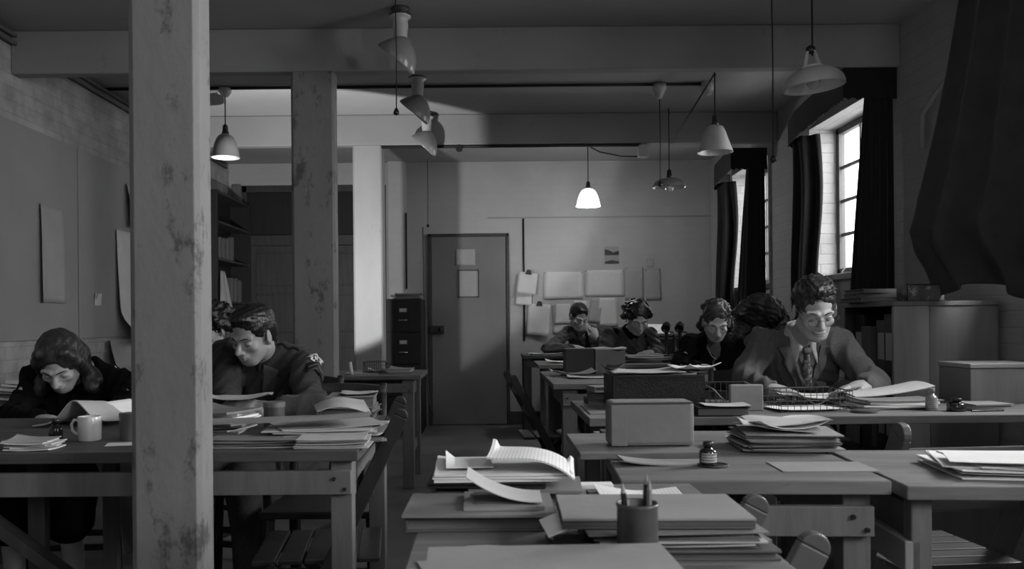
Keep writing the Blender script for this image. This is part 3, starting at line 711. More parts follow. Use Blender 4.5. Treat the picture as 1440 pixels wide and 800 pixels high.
# ---- nearest desk: left ledgers under a folder
z = TZ
cx = -.005; 
book('thick dark ledger lying lowest at the left of the nearest desk', .235, .15, .024, (cx - .005, 1.372, TZ), R(1), 'cardd', 'pagesd')
sheaf('folder', .232, .165, .004, 'card', (cx - .008, 1.368, TZ + .0245), R(-1), 'wide grey folder lying over the dark ledger on the nearest desk', 'folder')
sheaf('pad', .125, .12, .006, 'cardl', (.024, 1.372, TZ + .029), R(1), 'small pad with a dark cover under the curled sheet on the nearest desk', 'pad')
MB_d = sheaf('folder', .085, .085, .002, 'cardd', (.020, 1.374, TZ + .0355), R(2), 'small dark slip on the pad below the curled sheet', 'slip')
def cs(u, v): return (.040 * (1 - u) ** 2.2 + .002 * v)
sheaf('curled_sheet', .118, .085, .0012, 'paperg', (.026, 1.366, TZ + .038), R(-1), 'upturned curled sheet on the pad at the left of the nearest desk', 'paper', curl=cs, nu=24)
# ---- back-left heap with typed sheets
book('dark ledger under the typed papers at the rear of the nearest desk', .26, .15, .018, (.035, 1.575, TZ), R(2), 'cardd', 'pagesd')
sheaf('folder', .20, .14, .005, 'card', (.07, 1.56, TZ + .019), R(-4), 'grey folder sticking out from under the typed papers on the nearest desk', 'folder')
book('dark thick book directly under the stack of typed papers', .21, .15, .010, (.0, 1.58, TZ + .025), R(-2), 'black', 'pagesd')
zz = TZ + .036
for k in range(3):
    sheaf('typed_papers', .225 + .01 * k, .155, .0042, 'typed', (.015 + .006 * k, 1.585, zz), R((2, -1, 1)[k]), 'bound typed papers in the heap at the rear of the nearest desk', 'papers', 'typed papers heaped on the nearest desk',
          (lambda u, v: .010 * max(0, .25 - u) * 4 * v)); zz += .0052
def tcurl(u, v): return .012 * math.sin(u * math.pi * 1.1) * (1 - .2 * v) + .014 * (1 - u) ** 5 - .020 * u ** 5 + .012 * (v ** 4) * (u < .06 or u > .94)
sheaf('typed_papers', .155, .15, .003, 'typedx', (.082, 1.575, zz + .012), R(-5), 'wavy typed papers topmost on the heap at the rear of the nearest desk', 'papers', None, tcurl, 24, 10)
sheaf('typed_sheet', .085, .12, .001, 'typed', (-.035, 1.59, zz + .006), R(3), 'flat typed sheet at the left top of the heap on the nearest desk', 'paper', None, lambda u, v: .014 * max(0, .2 - u) ** 1 * 5 * (v))
# ---- right heap
book('wide dark ledger lowest in the right heap on the nearest desk', .255, .17, .014, (.262, 1.215, TZ), R(-1), 'cardd', 'pagesd')
zt = pile(.255, 1.215, TZ + .0145, .245, .16, 11, .0018, ['paperd', 'pagesd', 'card', 'paperg'], 'ragged sheaf of papers in the right heap on the nearest desk', 'ragged sheaves in the right heap', .007, .05, 0, 'paper_sheaf', 'papers')
fb = thing('board_folder', 'large flat board folder on top of the right heap on the nearest desk', 'folder', (.232, 1.225, zt + .001), R(-1.5))
MB().bb(-.13, .13, -.075, .085, 0, .004).bb(-.13, .13, -.075, -.071, .004, .012).build('back_board', 'cardd', fb, bevel=.001)
MB().bb(-.127, .125, -.070, .083, .0045, .011).build('page_block', 'pagesd', fb)
MB().bb(-.13, .13, -.077, .085, .0115, .0155).build('front_board', 'cardl', fb, bevel=.001)
sheaf('paper_flap', .03, .10, .0012, 'paper', (.093, 1.205, zt + .002), R(4), 'white paper end sticking out at the left of the right heap', 'paper', None, lambda u, v: -.012 * (1 - u))
MB_ = thing('typed_pad', 'typed papers lying behind the board folder on the nearest desk', 'papers', (.265, 1.46, TZ)); MB().bb(-.085, .085, -.10, .10, 0, .012).build('block', 'pagesd', MB_)
def tp(u, v): return ((u - .5) * .15, (v - .5) * .17, .0155 + .004 * math.sin(5 * u + 2 * v) + .006 * (1 - u) ** 3)
MB().sheet(tp, 14, 10, .0012).build('top_sheet', 'typedx', MB_)
tag(MB().prism([(0, 0), (.055, .0), (.05, .018), (.03, .010), (.02, .016), (.008, .02)], .004).build('torn_black_paper', 'black', None, (.262, 1.345, TZ + .0305)), 'torn scrap of black paper beside the board folder', 'scrap')
tag(MB().bb(0, .075, 0, .03, 0, .02).build('white_box_lid', 'paper', None, (.155, 1.56, TZ), bevel=.002), 'low white box lying behind the right heap on the nearest desk', 'box')
# pencil cup
cup = thing('pencil_cup', 'dark tin cup holding pencils on the nearest desk', 'cup', (.192, 1.098, TZ))
MB().lathe([(0, 0), (.0255, 0), (.0265, .004), (.0262, .08), (.0275, .083), (.0262, .086), (.0245, .084), (.0245, .006), (0, .005)], 28).build('body', 'tin', cup, smooth=True)
for i, (dx, dy, tx, ty, L, m) in enumerate(((-.008, 0, -.018, .006, .102, 'black'), (.008, .004, .013, .004, .115, 'blackm'), (.012, -.006, .016, .0, .108, 'card'))):
    p = thing('pencil', ['short dark pencil leaning left in the pencil cup', 'tall black pencil standing in the pencil cup', 'grey pencil at the right of the pencil cup'][i], 'pencil', (.192, 1.098, TZ + .007))
    a = Vector((dx, dy, 0)); b = Vector((tx, ty, L)); q = a.lerp(b, .88)
    MB().tube([a, q], .0038, 6).build('shaft', m, p); MB().tube([q, b], [.0038, .0006], 6).build('point', 'pine', p)
book('small dark notebook lying left of the pencil cup', .10, .06, .02, (.13, 1.17, TZ), R(0), 'black', 'pagesd', name='notebook')
# foreground folders
pile(.072, .965, TZ, .28, .155, 4, .009, ['card', 'pagesd', 'paperd'], 'thick sheaf under the foreground folder on the nearest desk', 'thick sheaves at the very front', .004, .03, 0, 'paper_sheaf', 'papers')
sheaf('folder', .285, .16, .003, 'cardl', (.072, .968, TZ + .042), R(2), 'large pale folder lying frontmost on the nearest desk', 'folder', None, None)
sheaf('sheet', .14, .10, .001, 'paperg', (.035, 1.155, TZ + .001), R(-4), 'thin pale sheet lying flat behind the frontmost folder', 'paper', None, lambda u, v: .002 * math.sin(6 * u))
sheaf('sheet', .11, .10, .001, 'cardl', (-.03, 1.10, TZ + .001), R(14), 'grey sheet lying flat at the left of the frontmost folder', 'paper')
# ---- desk T5
x0, y0 = .35, 2.06
sl = tag(MB().bb(.212, .50, 1.955, 2.30, TZ + .001, TZ + .016).build('drawing_board', 'topy', None, None, bevel=.002), 'flat wooden board overhanging the left edge of the desk with the ink bottle', 'board')
sl.location = (0, 0, 0)
kb = thing('wrapped_parcel', 'brown paper wrapped parcel standing on the flat wooden board', 'parcel', (.395, 2.08, TZ + .017))
def kbx():
    m = MB().bb(-.102, .102, -.035, .045, 0, .108); return m
ko = kbx().build('body', 'kraft', kb, bevel=.010); 
MB().bar((-.096, -.037, .104), (.098, -.037, .104), .002, .004).build('paper_fold', 'kraftd', kb)
MB().bb(-.098, -.06, -.039, -.036, .002, .10).build('paper_flap', 'kraft', kb, bevel=.001)
bx = thing('open_black_box', 'open black box file holding papers, behind the wrapped parcel', 'box', (.602, 3.10, TZ))
o = MB().bb(-.163, .163, -.11, -.104, 0, .128).bb(-.163, .163, .104, .11, 0, .128).bb(-.163, -.157, -.11, .11, 0, .128).bb(.157, .163, -.11, .11, 0, .128).bb(-.163, .163, -.11, .11, 0, .006)
o.build('case', 'black', bx, bevel=.003)
MB().bar((-.15, -.112, .122), (.15, -.112, .122), .003, .003).build('rim_strip', 'blackm', bx)
pile(.602, 3.10, TZ + .008, .29, .19, 8, .014, ['paperd', 'pagesd'], 'sheaf of papers filling the open black box', 'sheaves inside the open black box', .002, .01, 0, 'paper_sheaf', 'papers')
def loose(label, px, py, d, w, dd, m='paper', rz=0, z=None, amp=.010, name='loose_sheet', k=None):
    X = (px - VX) * d / F; s = rnd.random() * 6
    def c(u, v): return amp * (abs(math.sin(s + 3 * u + v)) * (2 * u - 1) ** 2 + .5 * abs(math.sin(s * 2 + 4 * v)) * (2 * v - 1) ** 2)
    return sheaf(name, w, dd, .0015, m, (X, d, TZ if z is None else z), rz, label, 'paper', None, c, 14, 12)
loose('loose white sheets lying on the open black box', 905, 522, 3.08, .26, .17, 'paperg', R(4), TZ + .131, .012)
loose('bright sheet sticking up at the right of the open black box', 975, 520, 3.10, .13, .15, 'paper', R(20), TZ + .142, .02)
loose('dark cover folded back at the left of the open black box', 862, 522, 3.08, .08, .14, 'black', R(-12), TZ + .143, .02)
# wall side: boxes on T3
tag(MB().bb(-.087, .087, -.08, .08, 0, .152).build('dark_card_box', 'kraftd', None, ((813 - VX) * 5.2 / F, 5.2, TZ), bevel=.004), 'dark cardboard box standing left of the pale box', 'box')
lb = thing('pale_card_box', 'pale cardboard box with a torn rim, right of the dark box', 'box', ((855 - VX) * 5.2 / F, 5.2, TZ))
MB().bb(-.09, .09, -.08, .08, 0, .145).build('body', 'cardl', lb, bevel=.003)
MB().prism([(-.092, .0), (.096, .0), (.098, .012), (.04, .004), (-.02, .012), (-.092, .006)], .17, Matrix.Translation((0, .085, .146)) @ Matrix.Rotation(R(90), 4, 'X')).build('torn_rim', 'paper', lb)
MB().prism([(.0, 0), (.05, -.01), (.088, -.002), (.088, .0), (.0, .0)], .003, Matrix.Translation((0, -.081, .145)) @ Matrix.Rotation(R(90), 4, 'X')).build('rim_fold', 'black', lb)
loose('crumpled white sheets at the left end of the table with two boxes', 805, 530, 5.0, .26, .16, 'paper', R(6), None, .03)
loose('flat sheet at the left of the table with two boxes', 835, 534, 4.75, .30, .16, 'paper', R(-4), None, .01)
for k in range(3):
    book('thin grey volume stacked at the back left of the long worktable', .14, .10, .022, (.452 + .008 * k, 3.31, TZ + .0225 * k), R((3, -4, 12)[k]), 'cardl' if k == 2 else 'cardd', 'pagesd', 'stacked volumes at the back left of the long worktable', name='notebook')
tag(MB().bb(.35, .47, 2.90, 3.2, 0, .004).build('blotter', 'card', None, (0, 0, TZ)), 'flat blotter on the left end of the long worktable', 'blotter')
# ---- T2/T1 items
loose('papers along the left end of the farthest worktable', 770, 496, 8.2, .36, .2, 'paper', R(2), None, .02)
loose('white papers at the left end of the second worktable', 790, 508, 6.5, .24, .18, 'paper', R(4), None, .02)
pile((905 - VX) * 6.5 / F, 6.5, TZ, .34, .22, 4, .010, ['paperg', 'card', 'paper'], 'folder lying before the woman in the dark jacket', 'folders before the woman in the dark jacket', .03, .2, 0, wave=.01)
pile((985 - VX) * 6.6 / F, 6.6, TZ, .32, .2, 5, .018, ['card', 'paperg', 'paperd'], 'folder in the stack left of the woman with a necklace', 'folders left of the woman with a necklace', .02, .1, 0, wave=.01)
loose('sheet raised at an angle on the second worktable', 1000, 480, 6.4, .3, .2, 'paperd', R(10), TZ + .14, .03)
loose('bright open leaflet held by the woman in the dark jacket', 905, 497, 6.72, .12, .10, 'paper', R(25), TZ + .03, .012)
def telephone(label, px, d):
    t = thing('candlestick_telephone', label, 'telephone', ((px - VX) * d / F, d, TZ))
    MB().lathe([(0, 0), (.062, 0), (.062, .012), (.045, .025), (.022, .035), (.014, .06), (.014, .22), (.02, .24), (0, .245)], 24).build('stand', 'blackm', t, smooth=True)
    T = Matrix.Translation((0, 0, .275)) @ Matrix.Rotation(R(112), 4, 'X') @ Matrix.Rotation(R(-18), 4, 'Y')
    MB().lathe([(0, -.03), (.028, -.03), (.030, .0), (.018, .01), (.026, .045), (.034, .055), (.030, .057), (.012, .02)], 20, T).build('mouthpiece', 'blackm', t, smooth=True)
    MB().tube([(0, 0, .22), (.02, .01, .23), (.055, 0, .225)], .005).build('hook', 'blackm', t)
    MB().lathe([(0, 0), (.028, 0), (.03, .01), (.018, .025), (.014, .12), (.018, .14), (0, .142)], 18, Matrix.Translation((.062, 0, .07))).build('receiver', 'blackm', t, smooth=True)
telephone('left one of two black candlestick telephones beside the woman in the dark jacket', 937, 6.45)
telephone('right one of two black candlestick telephones beside the woman in the dark jacket', 956, 6.35)
tw = thing('typewriter', 'small black typewriter behind the left candlestick telephone', 'typewriter', ((930 - VX) * 8.1 / F, 8.1, TZ))
MB().prism([(-.14, 0), (.14, 0), (.14, .05), (.03, .13), (-.14, .15)], .26, Matrix.Translation((-.13, 0, 0)) @ Matrix.Rotation(R(90), 4, 'Y') @ Matrix.Rotation(R(90), 4, 'Z')).build('body', 'blackm', tw, bevel=.006)
MB().tube([(-.17, .07, .17), (.17, .07, .17)], .022, 14).build('platen', 'steel', tw)
MB().sheet(lambda u, v: ((u - .5) * .2, .08 + .07 * v, .18 + .10 * v), 4, 4, .001).build('sheet', 'paper', tw)
kk = MB()
for r_ in range(3):
    for c_ in range(9): kk.lathe([(0, .0), (.008, 0), (.008, .006), (0, .006)], 8, Matrix.Translation((-.1 + c_ * .024, -.13 + r_ * .03, .055 + r_ * .022)))
kk.build('keys', 'porc', tw)
# ---- T4 items
book('black ledger at the front edge of the long worktable', .175, .12, .030, (.782, 2.875, TZ), R(-1), 'black', 'pagesd')
loose('pale sheet lying on the black ledger', 1018, 568, 2.86, .15, .12, 'paperg', R(-3), TZ + .032, .004)
cd = tag(MB().bb(-.058, .058, -.012, .012, 0, .092).build('card_box', 'cardl', None, ((1046 - VX) * 3.0 / F, 2.985, TZ), bevel=.004), 'small pale card box standing between the two wire baskets', 'box')
def basket(label, loc, w, d, h, rz=0, n=9, dip=True):
    t = thing('wire_basket', label, 'basket', loc, rz); r = .0013
    def hz(u): return h * (1 - (.62 * math.exp(-((u - .5) / .2) ** 2)) if dip else 1)
    m = MB()
    for k in range(n + 1):
        u = k / n; x = (u - .5) * w
        m.tube([(x, -d / 2, hz(u)), (x, -d / 2, 0), (x, d / 2, 0), (x, d / 2, h)], r, 5)
    m.build('cross_wires', 'wire', t)
    m = MB(); nd = max(4, n - 3)
    for k in range(nd + 1):
        y = (k / nd - .5) * d; m.tube([(-w / 2, y, h), (-w / 2, y, 0), (w / 2, y, 0), (w / 2, y, h)], r, 5)
    for z in (h * .3, h * .6):
        m.tube([(-w / 2, -d / 2 if z < h * .35 else 0, z), (-w / 2, d / 2, z), (w / 2, d / 2, z), (w / 2, -d / 2 if z < h * .35 else 0, z)] + ([(-w / 2, -d / 2, z)] if z < h * .35 else []), r, 5)
    m.build('long_wires', 'wire', t)
    m = MB(); pts = [((k / 20 - .5) * w, -d / 2, hz(k / 20)) for k in range(21)] + [(w / 2, d / 2, h), (-w / 2, d / 2, h)]
    m.tube(pts, .0024, 6, True); m.build('rim', 'wire', t)
    return t
basket('wire letter basket left of the small pale card box', ((1012 - VX) * 3.12 / F, 3.10, TZ + .002), .19, .17, .085, R(-6))
b2 = basket('wire letter basket holding sheets in front of the man with spectacles', ((1128 - VX) * 3.02 / F, 2.99, TZ + .002), .25, .17, .07, R(4), 11)
loose('sheet lying inside the wire basket before the man with spectacles', 1128, 565, 2.985, .22, .14, 'paper', R(4), TZ + .006, .004)
loose('white sheets in the wire basket left of the pale card box', 1012, 563, 3.10, .16, .13, 'paperg', R(-6), TZ + .006, .004)
basket('wire basket on the small worn table at far left', ((526 - VX) * 5.8 / F, 5.85, .762), .15, .13, .07, 0, 10, False)
zt = pile((1262 - VX) * 3.02 / F, 3.05, TZ, .28, .17, 4, .006, ['paperg', 'paper', 'card'], 'papers in the low pile right of the man with spectacles', 'low pile of papers right of the man with spectacles', .02, .12, R(3), 'paper_sheaf', 'papers', .004)
def wv(u, v): return .03 * u ** 2 + .012 * math.sin(3 * v)
sheaf('open_folder', .34, .16, .003, 'paperg', ((1245 - VX) * 3.15 / F, 3.19, TZ + .035), R(14), 'long curled folder lying over the low pile of papers', 'folder', None, wv)
loose('open white sheets under the hands of the man with spectacles', 1150, 556, 3.24, .30, .2, 'paper', R(-8), TZ + .012, .03)
loose('white sheet lying beside the hand of the man with spectacles', 1215, 566, 3.14, .2, .14, 'paper', R(10), TZ + .004, .01)
tag(MB().lathe([(0, 0), (.042, 0), (.042, .008), (.036, .010), (0, .010)], 28).build('flat_tin', 'tin', None, ((1214 - VX) * 2.9 / F, 2.895, TZ), smooth=False), 'flat dark round tin near the front edge of the long worktable', 'tin')
def bottle(label, loc, r, h, m, lab=True, cork=True, tray=False):
    t = thing('ink_bottle', label, 'bottle', loc)
    MB().lathe([(0, 0), (r * .95, 0), (r, r * .1), (r, h * .55), (r * .85, h * .64), (r * .48, h * .70), (r * .46, h * .82), (0, h * .82)], 28).build('glass_body', m, t, smooth=True)
    MB().lathe([(r * .46, h * .78), (r * .58, h * .79), (r * .58, h * .98), (r * .5, h), (0, h)], 20).build('cap', 'blackm' if cork else 'inkp', t, smooth=True)
    if lab:
        n = 14; vs = []; fs = []
        for k in range(n + 1):
            a = R(-150 + 120 * k / n); vs += [(r * 1.012 * math.cos(a), r * 1.012 * math.sin(a), h * .12), (r * 1.012 * math.cos(a), r * 1.012 * math.sin(a), h * .52)]
            if k < n: fs.append((2 * k, 2 * k + 2, 2 * k + 3, 2 * k + 1))
        q = MB(); q.add(vs, fs); q.build('paper_label', 'label', t)
    return t
bottle('pale glass bottle on the long worktable right of the paper pile', ((1311 - VX) * 2.93 / F, 2.94, TZ), .0195, .078, 'inkp', True, False)
bottle('squat dark ink bottle right of the pale glass bottle', ((1346 - VX) * 2.9 / F, 2.91, TZ), .03, .045, 'ink', False)
x, y = at(1343 - 346, 657, TZ)
x, y = at(994, 658, TZ)
tr_ = tag(MB().lathe([(0, 0), (.032, 0), (.034, .004), (.031, .004), (.030, .002), (0, .002)], 28).build('ink_tray', 'steel', None, (x + .012, y, TZ), smooth=True), 'small round metal dish under the labelled ink bottle', 'dish')
bottle('labelled square-shouldered ink bottle on the round dish, front desk', (x, y, TZ + .004), .019, .050, 'ink', True)
for i, (px, L) in enumerate(((1385, .12), (1375, .09))):
    tag(MB().tube([(0, 0, .004), (L, .02 - .04 * i, .004)], .004, 6).build('pen', 'blackm', None, ((px - VX - 20) * 2.88 / F, 2.88 + .04 * i, TZ)), ['dark pen lying nearest the right end of the long worktable', 'dark pen lying behind another at right of the long worktable'][i], 'pen')
pile((1385 - VX) * 3.0 / F, 3.02, TZ, .16, .13, 3, .006, ['paperg', 'paperd'], 'papers behind the pens at the right of the long worktable', 'papers behind the pens', .01, .15, 0, 'paper_sheaf', 'papers')
wb = thing('wooden_box', 'closed grey wooden box at the right end of the long worktable', 'box', ((1402 - VX) * 3.2 / F, 3.26, TZ))
MB().bb(-.13, .13, -.11, .11, 0, .13).build('body', 'pined', wb, bevel=.003); MB().bb(-.133, .133, -.113, .113, .131, .148).build('lid', 'cardl', wb, bevel=.003)
# ---- T5 heap
x, y = at(1106, 648, TZ)
zt = pile(.735, 2.12, TZ, .225, .19, 17, .0022, ['cardd', 'card', 'paperd', 'cardl', 'paperg'], 'worn folder in the heap on the desk with the ink bottle', 'worn folders in the heap on the desk with the ink bottle', .011, .12, R(-4), wave=.0008)
for k in range(3):
    s_ = [.4, 2.2, 4.][k]
    sheaf('crumpled_papers', .18, .15, .002, ['paperg', 'paper', 'paperg'][k], (.73 + .012 * (k - 1), 2.125, zt + .004 + .006 * k), R((-8, 10, -3)[k]),
          ['crumpled grey sheets high in the heap on the desk with the ink bottle', 'crumpled white sheet on the heap on the desk with the ink bottle', 'topmost wavy sheet of the heap on the desk with the ink bottle'][k], 'papers', None,
          lambda u, v, s_=s_: .008 * (1 + math.sin(s_ + 5 * u + 2 * v)) * (.4 + (2 * u - 1) ** 2), 20, 12)
x, y = at(1160, 661, TZ)
sheaf('envelope', .20, .12, .002, 'cardl', (x - .01, y, TZ), R(-2), 'flat pale folder lying before the heap on the desk with the ink bottle', 'folder')
x, y = at(925, 646, TZ)
def fl(u, v): return .012 * (1 - u) ** 4 * 1
sheaf('folder', .20, .075, .003, 'cardl', (.395, 1.905, TZ), R(3), 'flat folder with a lifted corner before the wooden board', 'folder', None, fl)
sheaf('notebook', .05, .05, .01, 'cardd', (.345, 2.41, TZ), 0, 'small dark notebook behind the wrapped parcel', 'notebook')
# ---- T6 items
pile(1.13, 1.83, .775, .30, .24, 9, .002, ['paper', 'paperg', 'paper'], 'loose white sheet on the desk at the right edge', 'loose white sheets on the desk at the right edge', .03, .25, R(-8), 'loose_sheet', 'paper', .001)
sheaf('loose_sheet', .20, .14, .0015, 'paper', (1.06, 1.765, .806), R(-22), 'topmost white sheet turned aslant on the right edge desk', 'paper', None, lambda u, v: .006 * u ** 2)
sheaf('folder', .25, .18, .006, 'cardd', (1.42, 1.86, .775), R(15), 'dark folder at the far right of the right edge desk', 'folder')
# ---- bookcase on the right
bc = thing('bookcase', 'low wooden bookcase with a knotty end panel standing by right wall', 'bookcase', (0, 0, 0))
X0, X1, Y0, Y1, H = 1.885, 2.37, 3.95, 4.50, 1.155
MB().bb(X0, X0 + .165, Y0, Y0 + .02, 0, H).build('end_panel', 'pine', bc, bevel=.002)
MB().bb(X0 + .167, X1, Y0 + .001, Y0 + .021, 0, H).build('end_panel', 'pined', bc, bevel=.002)
MB().bb(X0, X1, Y1 - .02, Y1, 0, H).build('end_panel', 'dark', bc, bevel=.002)
MB().bb(X0 - .008, X1, Y0 - .006, Y1 + .006, H, H + .022).build('top_board', 'pined', bc, bevel=.003)
for z in (.06, .44, .80): MB().bb(X0 + .01, X1 - .02, Y0 + .021, Y1 - .02, z, z + .018).build('shelf', 'dark', bc)
MB().bb(X1 - .02, X1, Y0 + .021, Y1 - .02, 0, H).build('back_panel', 'darkp', bc)
for z, hh in ((.459, .30), (.819, .30)):
    for k in range(4):
        y = Y0 + .030 + k * .124
        bf = thing('box_file', 'dark box file with a pale spine label on the bookcase shelves', 'file', (X0 + .02 + .02 * (k % 2), y, z), 0, 'box files on the bookcase shelves')
        MB().bb(0, .28, 0, .112, 0, hh - .03 * (k % 3)).build('case', 'cardd' if k % 3 else 'black', bf, bevel=.003)
        if k != 2: MB().bb(-.002, 0, .022, .090, .08, .08 + .13).build('spine_label', 'paperg', bf)
mb = thing('marbled_box', 'marbled card box standing on the low bookcase', 'box', ((1299 - VX) * 4.05 / F, 4.08, H + .023), R(-6))
MB().bb(-.085, .085, -.07, .07, 0, .078).build('body', 'marble', mb, bevel=.002)
ed = MB()
for z in (.0, .078): ed.bb(-.088, .088, -.073, -.069, z - .003, z + .003)
for x in (-.086, .086): ed.bb(x - .003, x + .003, -.073, -.069, 0, .078)
ed.build('edge_binding', 'black', mb)
for k in range(3): book('dark flat volume lying on top of the low bookcase', .22, .30, .022, (1.99 + .01 * k, 4.33, H + .023 + .0225 * k), R(90 + (4, -5, 2)[k]), 'cardd', 'pagesd', 'flat volumes on top of the low bookcase', name='flat_volume')
# ---- filing cabinet
fx0, fx1, fz = -1.0, -.64, 1.33
fc = thing('filing_cabinet', 'dark four-drawer filing cabinet standing left of the grey back door', 'cabinet', (0, 0, 0))
FY = 8.40
MB().bb(fx0, fx1, FY + .012, YB - .11, 0, fz).build('body', 'darkp', fc, bevel=.006)
for k in range(4):
    z0 = .06 + k * .315
    dq = MB().bb(fx0 + .015, fx1 - .015, FY, FY + .012, z0, z0 + .30).build('drawer', 'darkp', fc, bevel=.004)
    cxx = (fx0 + fx1) / 2
    MB().bb(cxx - .042, cxx + .042, FY - .006, FY, z0 + .19, z0 + .235).bb(0, 0, 0, 0, 0, 0).build('label_holder', 'steel', dq)
    MB().bb(cxx - .034, cxx + .034, FY - .008, FY - .006, z0 + .196, z0 + .23).build('card_label', 'paperg', dq)
    MB().tube([(cxx - .045, FY, z0 + .12), (cxx - .04, FY - .03, z0 + .115), (cxx + .04, FY - .03, z0 + .115), (cxx + .045, FY, z0 + .12)], .006).build('handle', 'chrome', dq, smooth=True)
pile((fx0 + fx1) / 2 + .02, 8.66, fz, .30, .24, 4, .012, ['paperd', 'card', 'paperg'], 'papers lying on top of the filing cabinet', 'papers on top of the filing cabinet', .02, .12, 0, 'paper_sheaf', 'papers', .006)
# ---- small worn table
pile((508 - VX) * 5.8 / F, 5.85, .75, .24, .2, 1, .008, ['paperg'], 'flat sheaf under the wire basket on the small worn table', None, .0, .0, 0, 'paper_sheaf', 'papers')
pile((562 - VX) * 5.85 / F, 5.90, .75, .17, .24, 3, .008, ['paperg', 'paperd'], 'papers at the right end of the small worn table', 'papers at the right end of the small worn table', .01, .1, 0, 'paper_sheaf', 'papers', .004)
loose('crumpled white sheet in the wire basket on the small worn table', 528, 515, 5.85, .12, .11, 'paper', 0, .766, .03)
tag(MB().tube([(0, 0, 0), (-.01, 0, .085)], [.012, .011], 12).build('candle', 'paper', None, ((494 - VX) * 5.75 / F, 5.75, .75), smooth=True), 'white candle stub standing on the small worn table', 'candle')
# ---- long table: soldier's side
def pz(px, py, z): X, y = at(px, py, z); return X, y
x, y = at(388, 598, TZ)
tc_ = thing('round_tin', 'round dark tin standing before the soldier on the long table', 'tin', (x - .005, y - .01, TZ))
MB().lathe([(0, 0), (.032, 0), (.032, .064), (0, .064)], 30).build('body', 'tin', tc_, smooth=False); MB().lathe([(0, .064), (.0335, .064), (.0335, .078), (.031, .080), (0, .080)], 30).build('lid', 'tinp', tc_)
pile(-.455, 2.40, TZ, .30, .24, 13, .0020, ['paperg', 'paperd', 'card', 'paperg'], 'untidy sheaf fanned over the right end of the long table', 'untidy sheaves at the right end of the long table', .03, .35, R(10), 'paper_sheaf', 'papers', .0015)
pile(-.40, 2.23, TZ, .19, .13, 8, .002, ['paper', 'paperg'], 'pale sheaf overhanging the front edge of the long table', 'pale sheaves overhanging the front edge of the long table', .008, .06, R(3), 'paper_sheaf', 'papers', .002)
pile(-.60, 2.245, TZ, .26, .12, 9, .0018, ['paperg', 'card', 'paperd'], 'flat sheaf at the front edge right of the nearest pillar', 'flat sheaves at the front edge right of the nearest pillar', .01, .08, R(4), 'paper_sheaf', 'papers', .002)
sheaf('long_folder', .42, .10, .006, 'paperd', (-.535, 2.345, TZ + .052), R(8), 'long narrow folder lying askew over the sheaves on the long table', 'folder', None, lambda u, v: .01 * u * u)
sheaf('loose_sheet', .15, .20, .0015, 'paperg', (-.425, 2.49, TZ + .072), R(14), 'creased grey sheet draped on the heap near the tin', 'paper', None, lambda u, v: .012 * math.sin(4 * u) + .02 * v * u, 16, 14)
pile(-.80, 2.52, TZ, .20, .17, 8, .005, ['paperg', 'paper', 'card'], 'crumpled sheaf between the nearest pillar and the tin', 'crumpled sheaves between the nearest pillar and the tin', .014, .3, R(-10), 'paper_sheaf', 'papers', .005)
for k in range(3):
    book(['dark ledger lowest in the stack of three at the right end of the long table', 'dark ledger in the middle of the stack of three on the long table', 'worn ledger with a ragged edge, topmost of three on the long table'][k],
         (.15, .15, .155)[k], .19, (.024, .022, .038)[k], (-.440, 2.80, TZ + (0, .0245, .047)[k]), R((2, -6, 4)[k]), ('cardd', 'cardd', 'card')[k], 'pagesd')
loose('thin loose sheet sticking out over the topmost ledger', 505, 541, 2.8, .12, .14, 'paperg', R(8), TZ + .086, .01)
loose('white scrap standing left of the ledger stack', 461, 560, 2.8, .05, .08, 'paper', R(30), TZ + .002, .02)
# woman's side
x, y = at(120, 616, TZ)
mg = thing('mug', 'white china mug standing on the long table before the woman', 'mug', (x, y + .02, TZ))
MB().lathe([(0, 0), (.027, 0), (.0305, .003), (.031, .066), (.030, .068), (.028, .066), (.0275, .006), (0, .005)], 32).build('body', 'mug', mg, smooth=True)
MB().tube([(-.030, 0, .056), (-.042, 0, .058), (-.050, 0, .045), (-.048, 0, .028), (-.038, 0, .02), (-.030, 0, .018)], .0042, 10).build('handle', 'mug', mg, smooth=True)
x, y = at(77, 614, TZ)
bottle('dark little bottle standing left of the white mug', (x, y, TZ), .018, .06, 'ink', False)
x, y = at(183, 614, TZ)
tag(MB().lathe([(0, 0), (.03, 0), (.03, .062), (.031, .062), (.031, .075), (0, .076)], 26).build('round_tin', 'tin', None, (x, y, TZ)), 'dark round tin half hidden at the left edge of the nearest pillar', 'tin')
def oc(u, v): return .070 * math.exp(-((u - .46) / .17) ** 2) * (1 - .25 * v) + .02 * u
sheaf('curled_sheets', .30, .17, .003, 'paperg', ((125 - VX) * 2.72 / F, 2.74, TZ + .004), R(-6), 'large curling sheets lying before the woman on the long table', 'papers', None, oc, 28, 10)
def oc2(u, v): return .05 * math.exp(-((u - .5) / .2) ** 2) + .012
sheaf('curled_sheets', .16, .15, .002, 'paper', ((150 - VX) * 2.80 / F, 2.86, TZ + .002), R(-14), 'white sheet curling behind the large curling sheets', 'papers', None, oc2, 24, 10)
x, y = at(52, 627, TZ)
pile(x - .02, y + .02, TZ, .12, .10, 6, .003, ['paper', 'paperg'], 'white slip at the left end of the long table', 'white slips at the left end of the long table', .01, .4, R(10), 'paper_slip', 'paper', .003)
x, y = at(168, 620, TZ)
sheaf('loose_sheet', .09, .06, .001, 'paper', (x + .01, y, TZ), R(15), 'small white sheet lying left of the nearest pillar', 'paper', None)
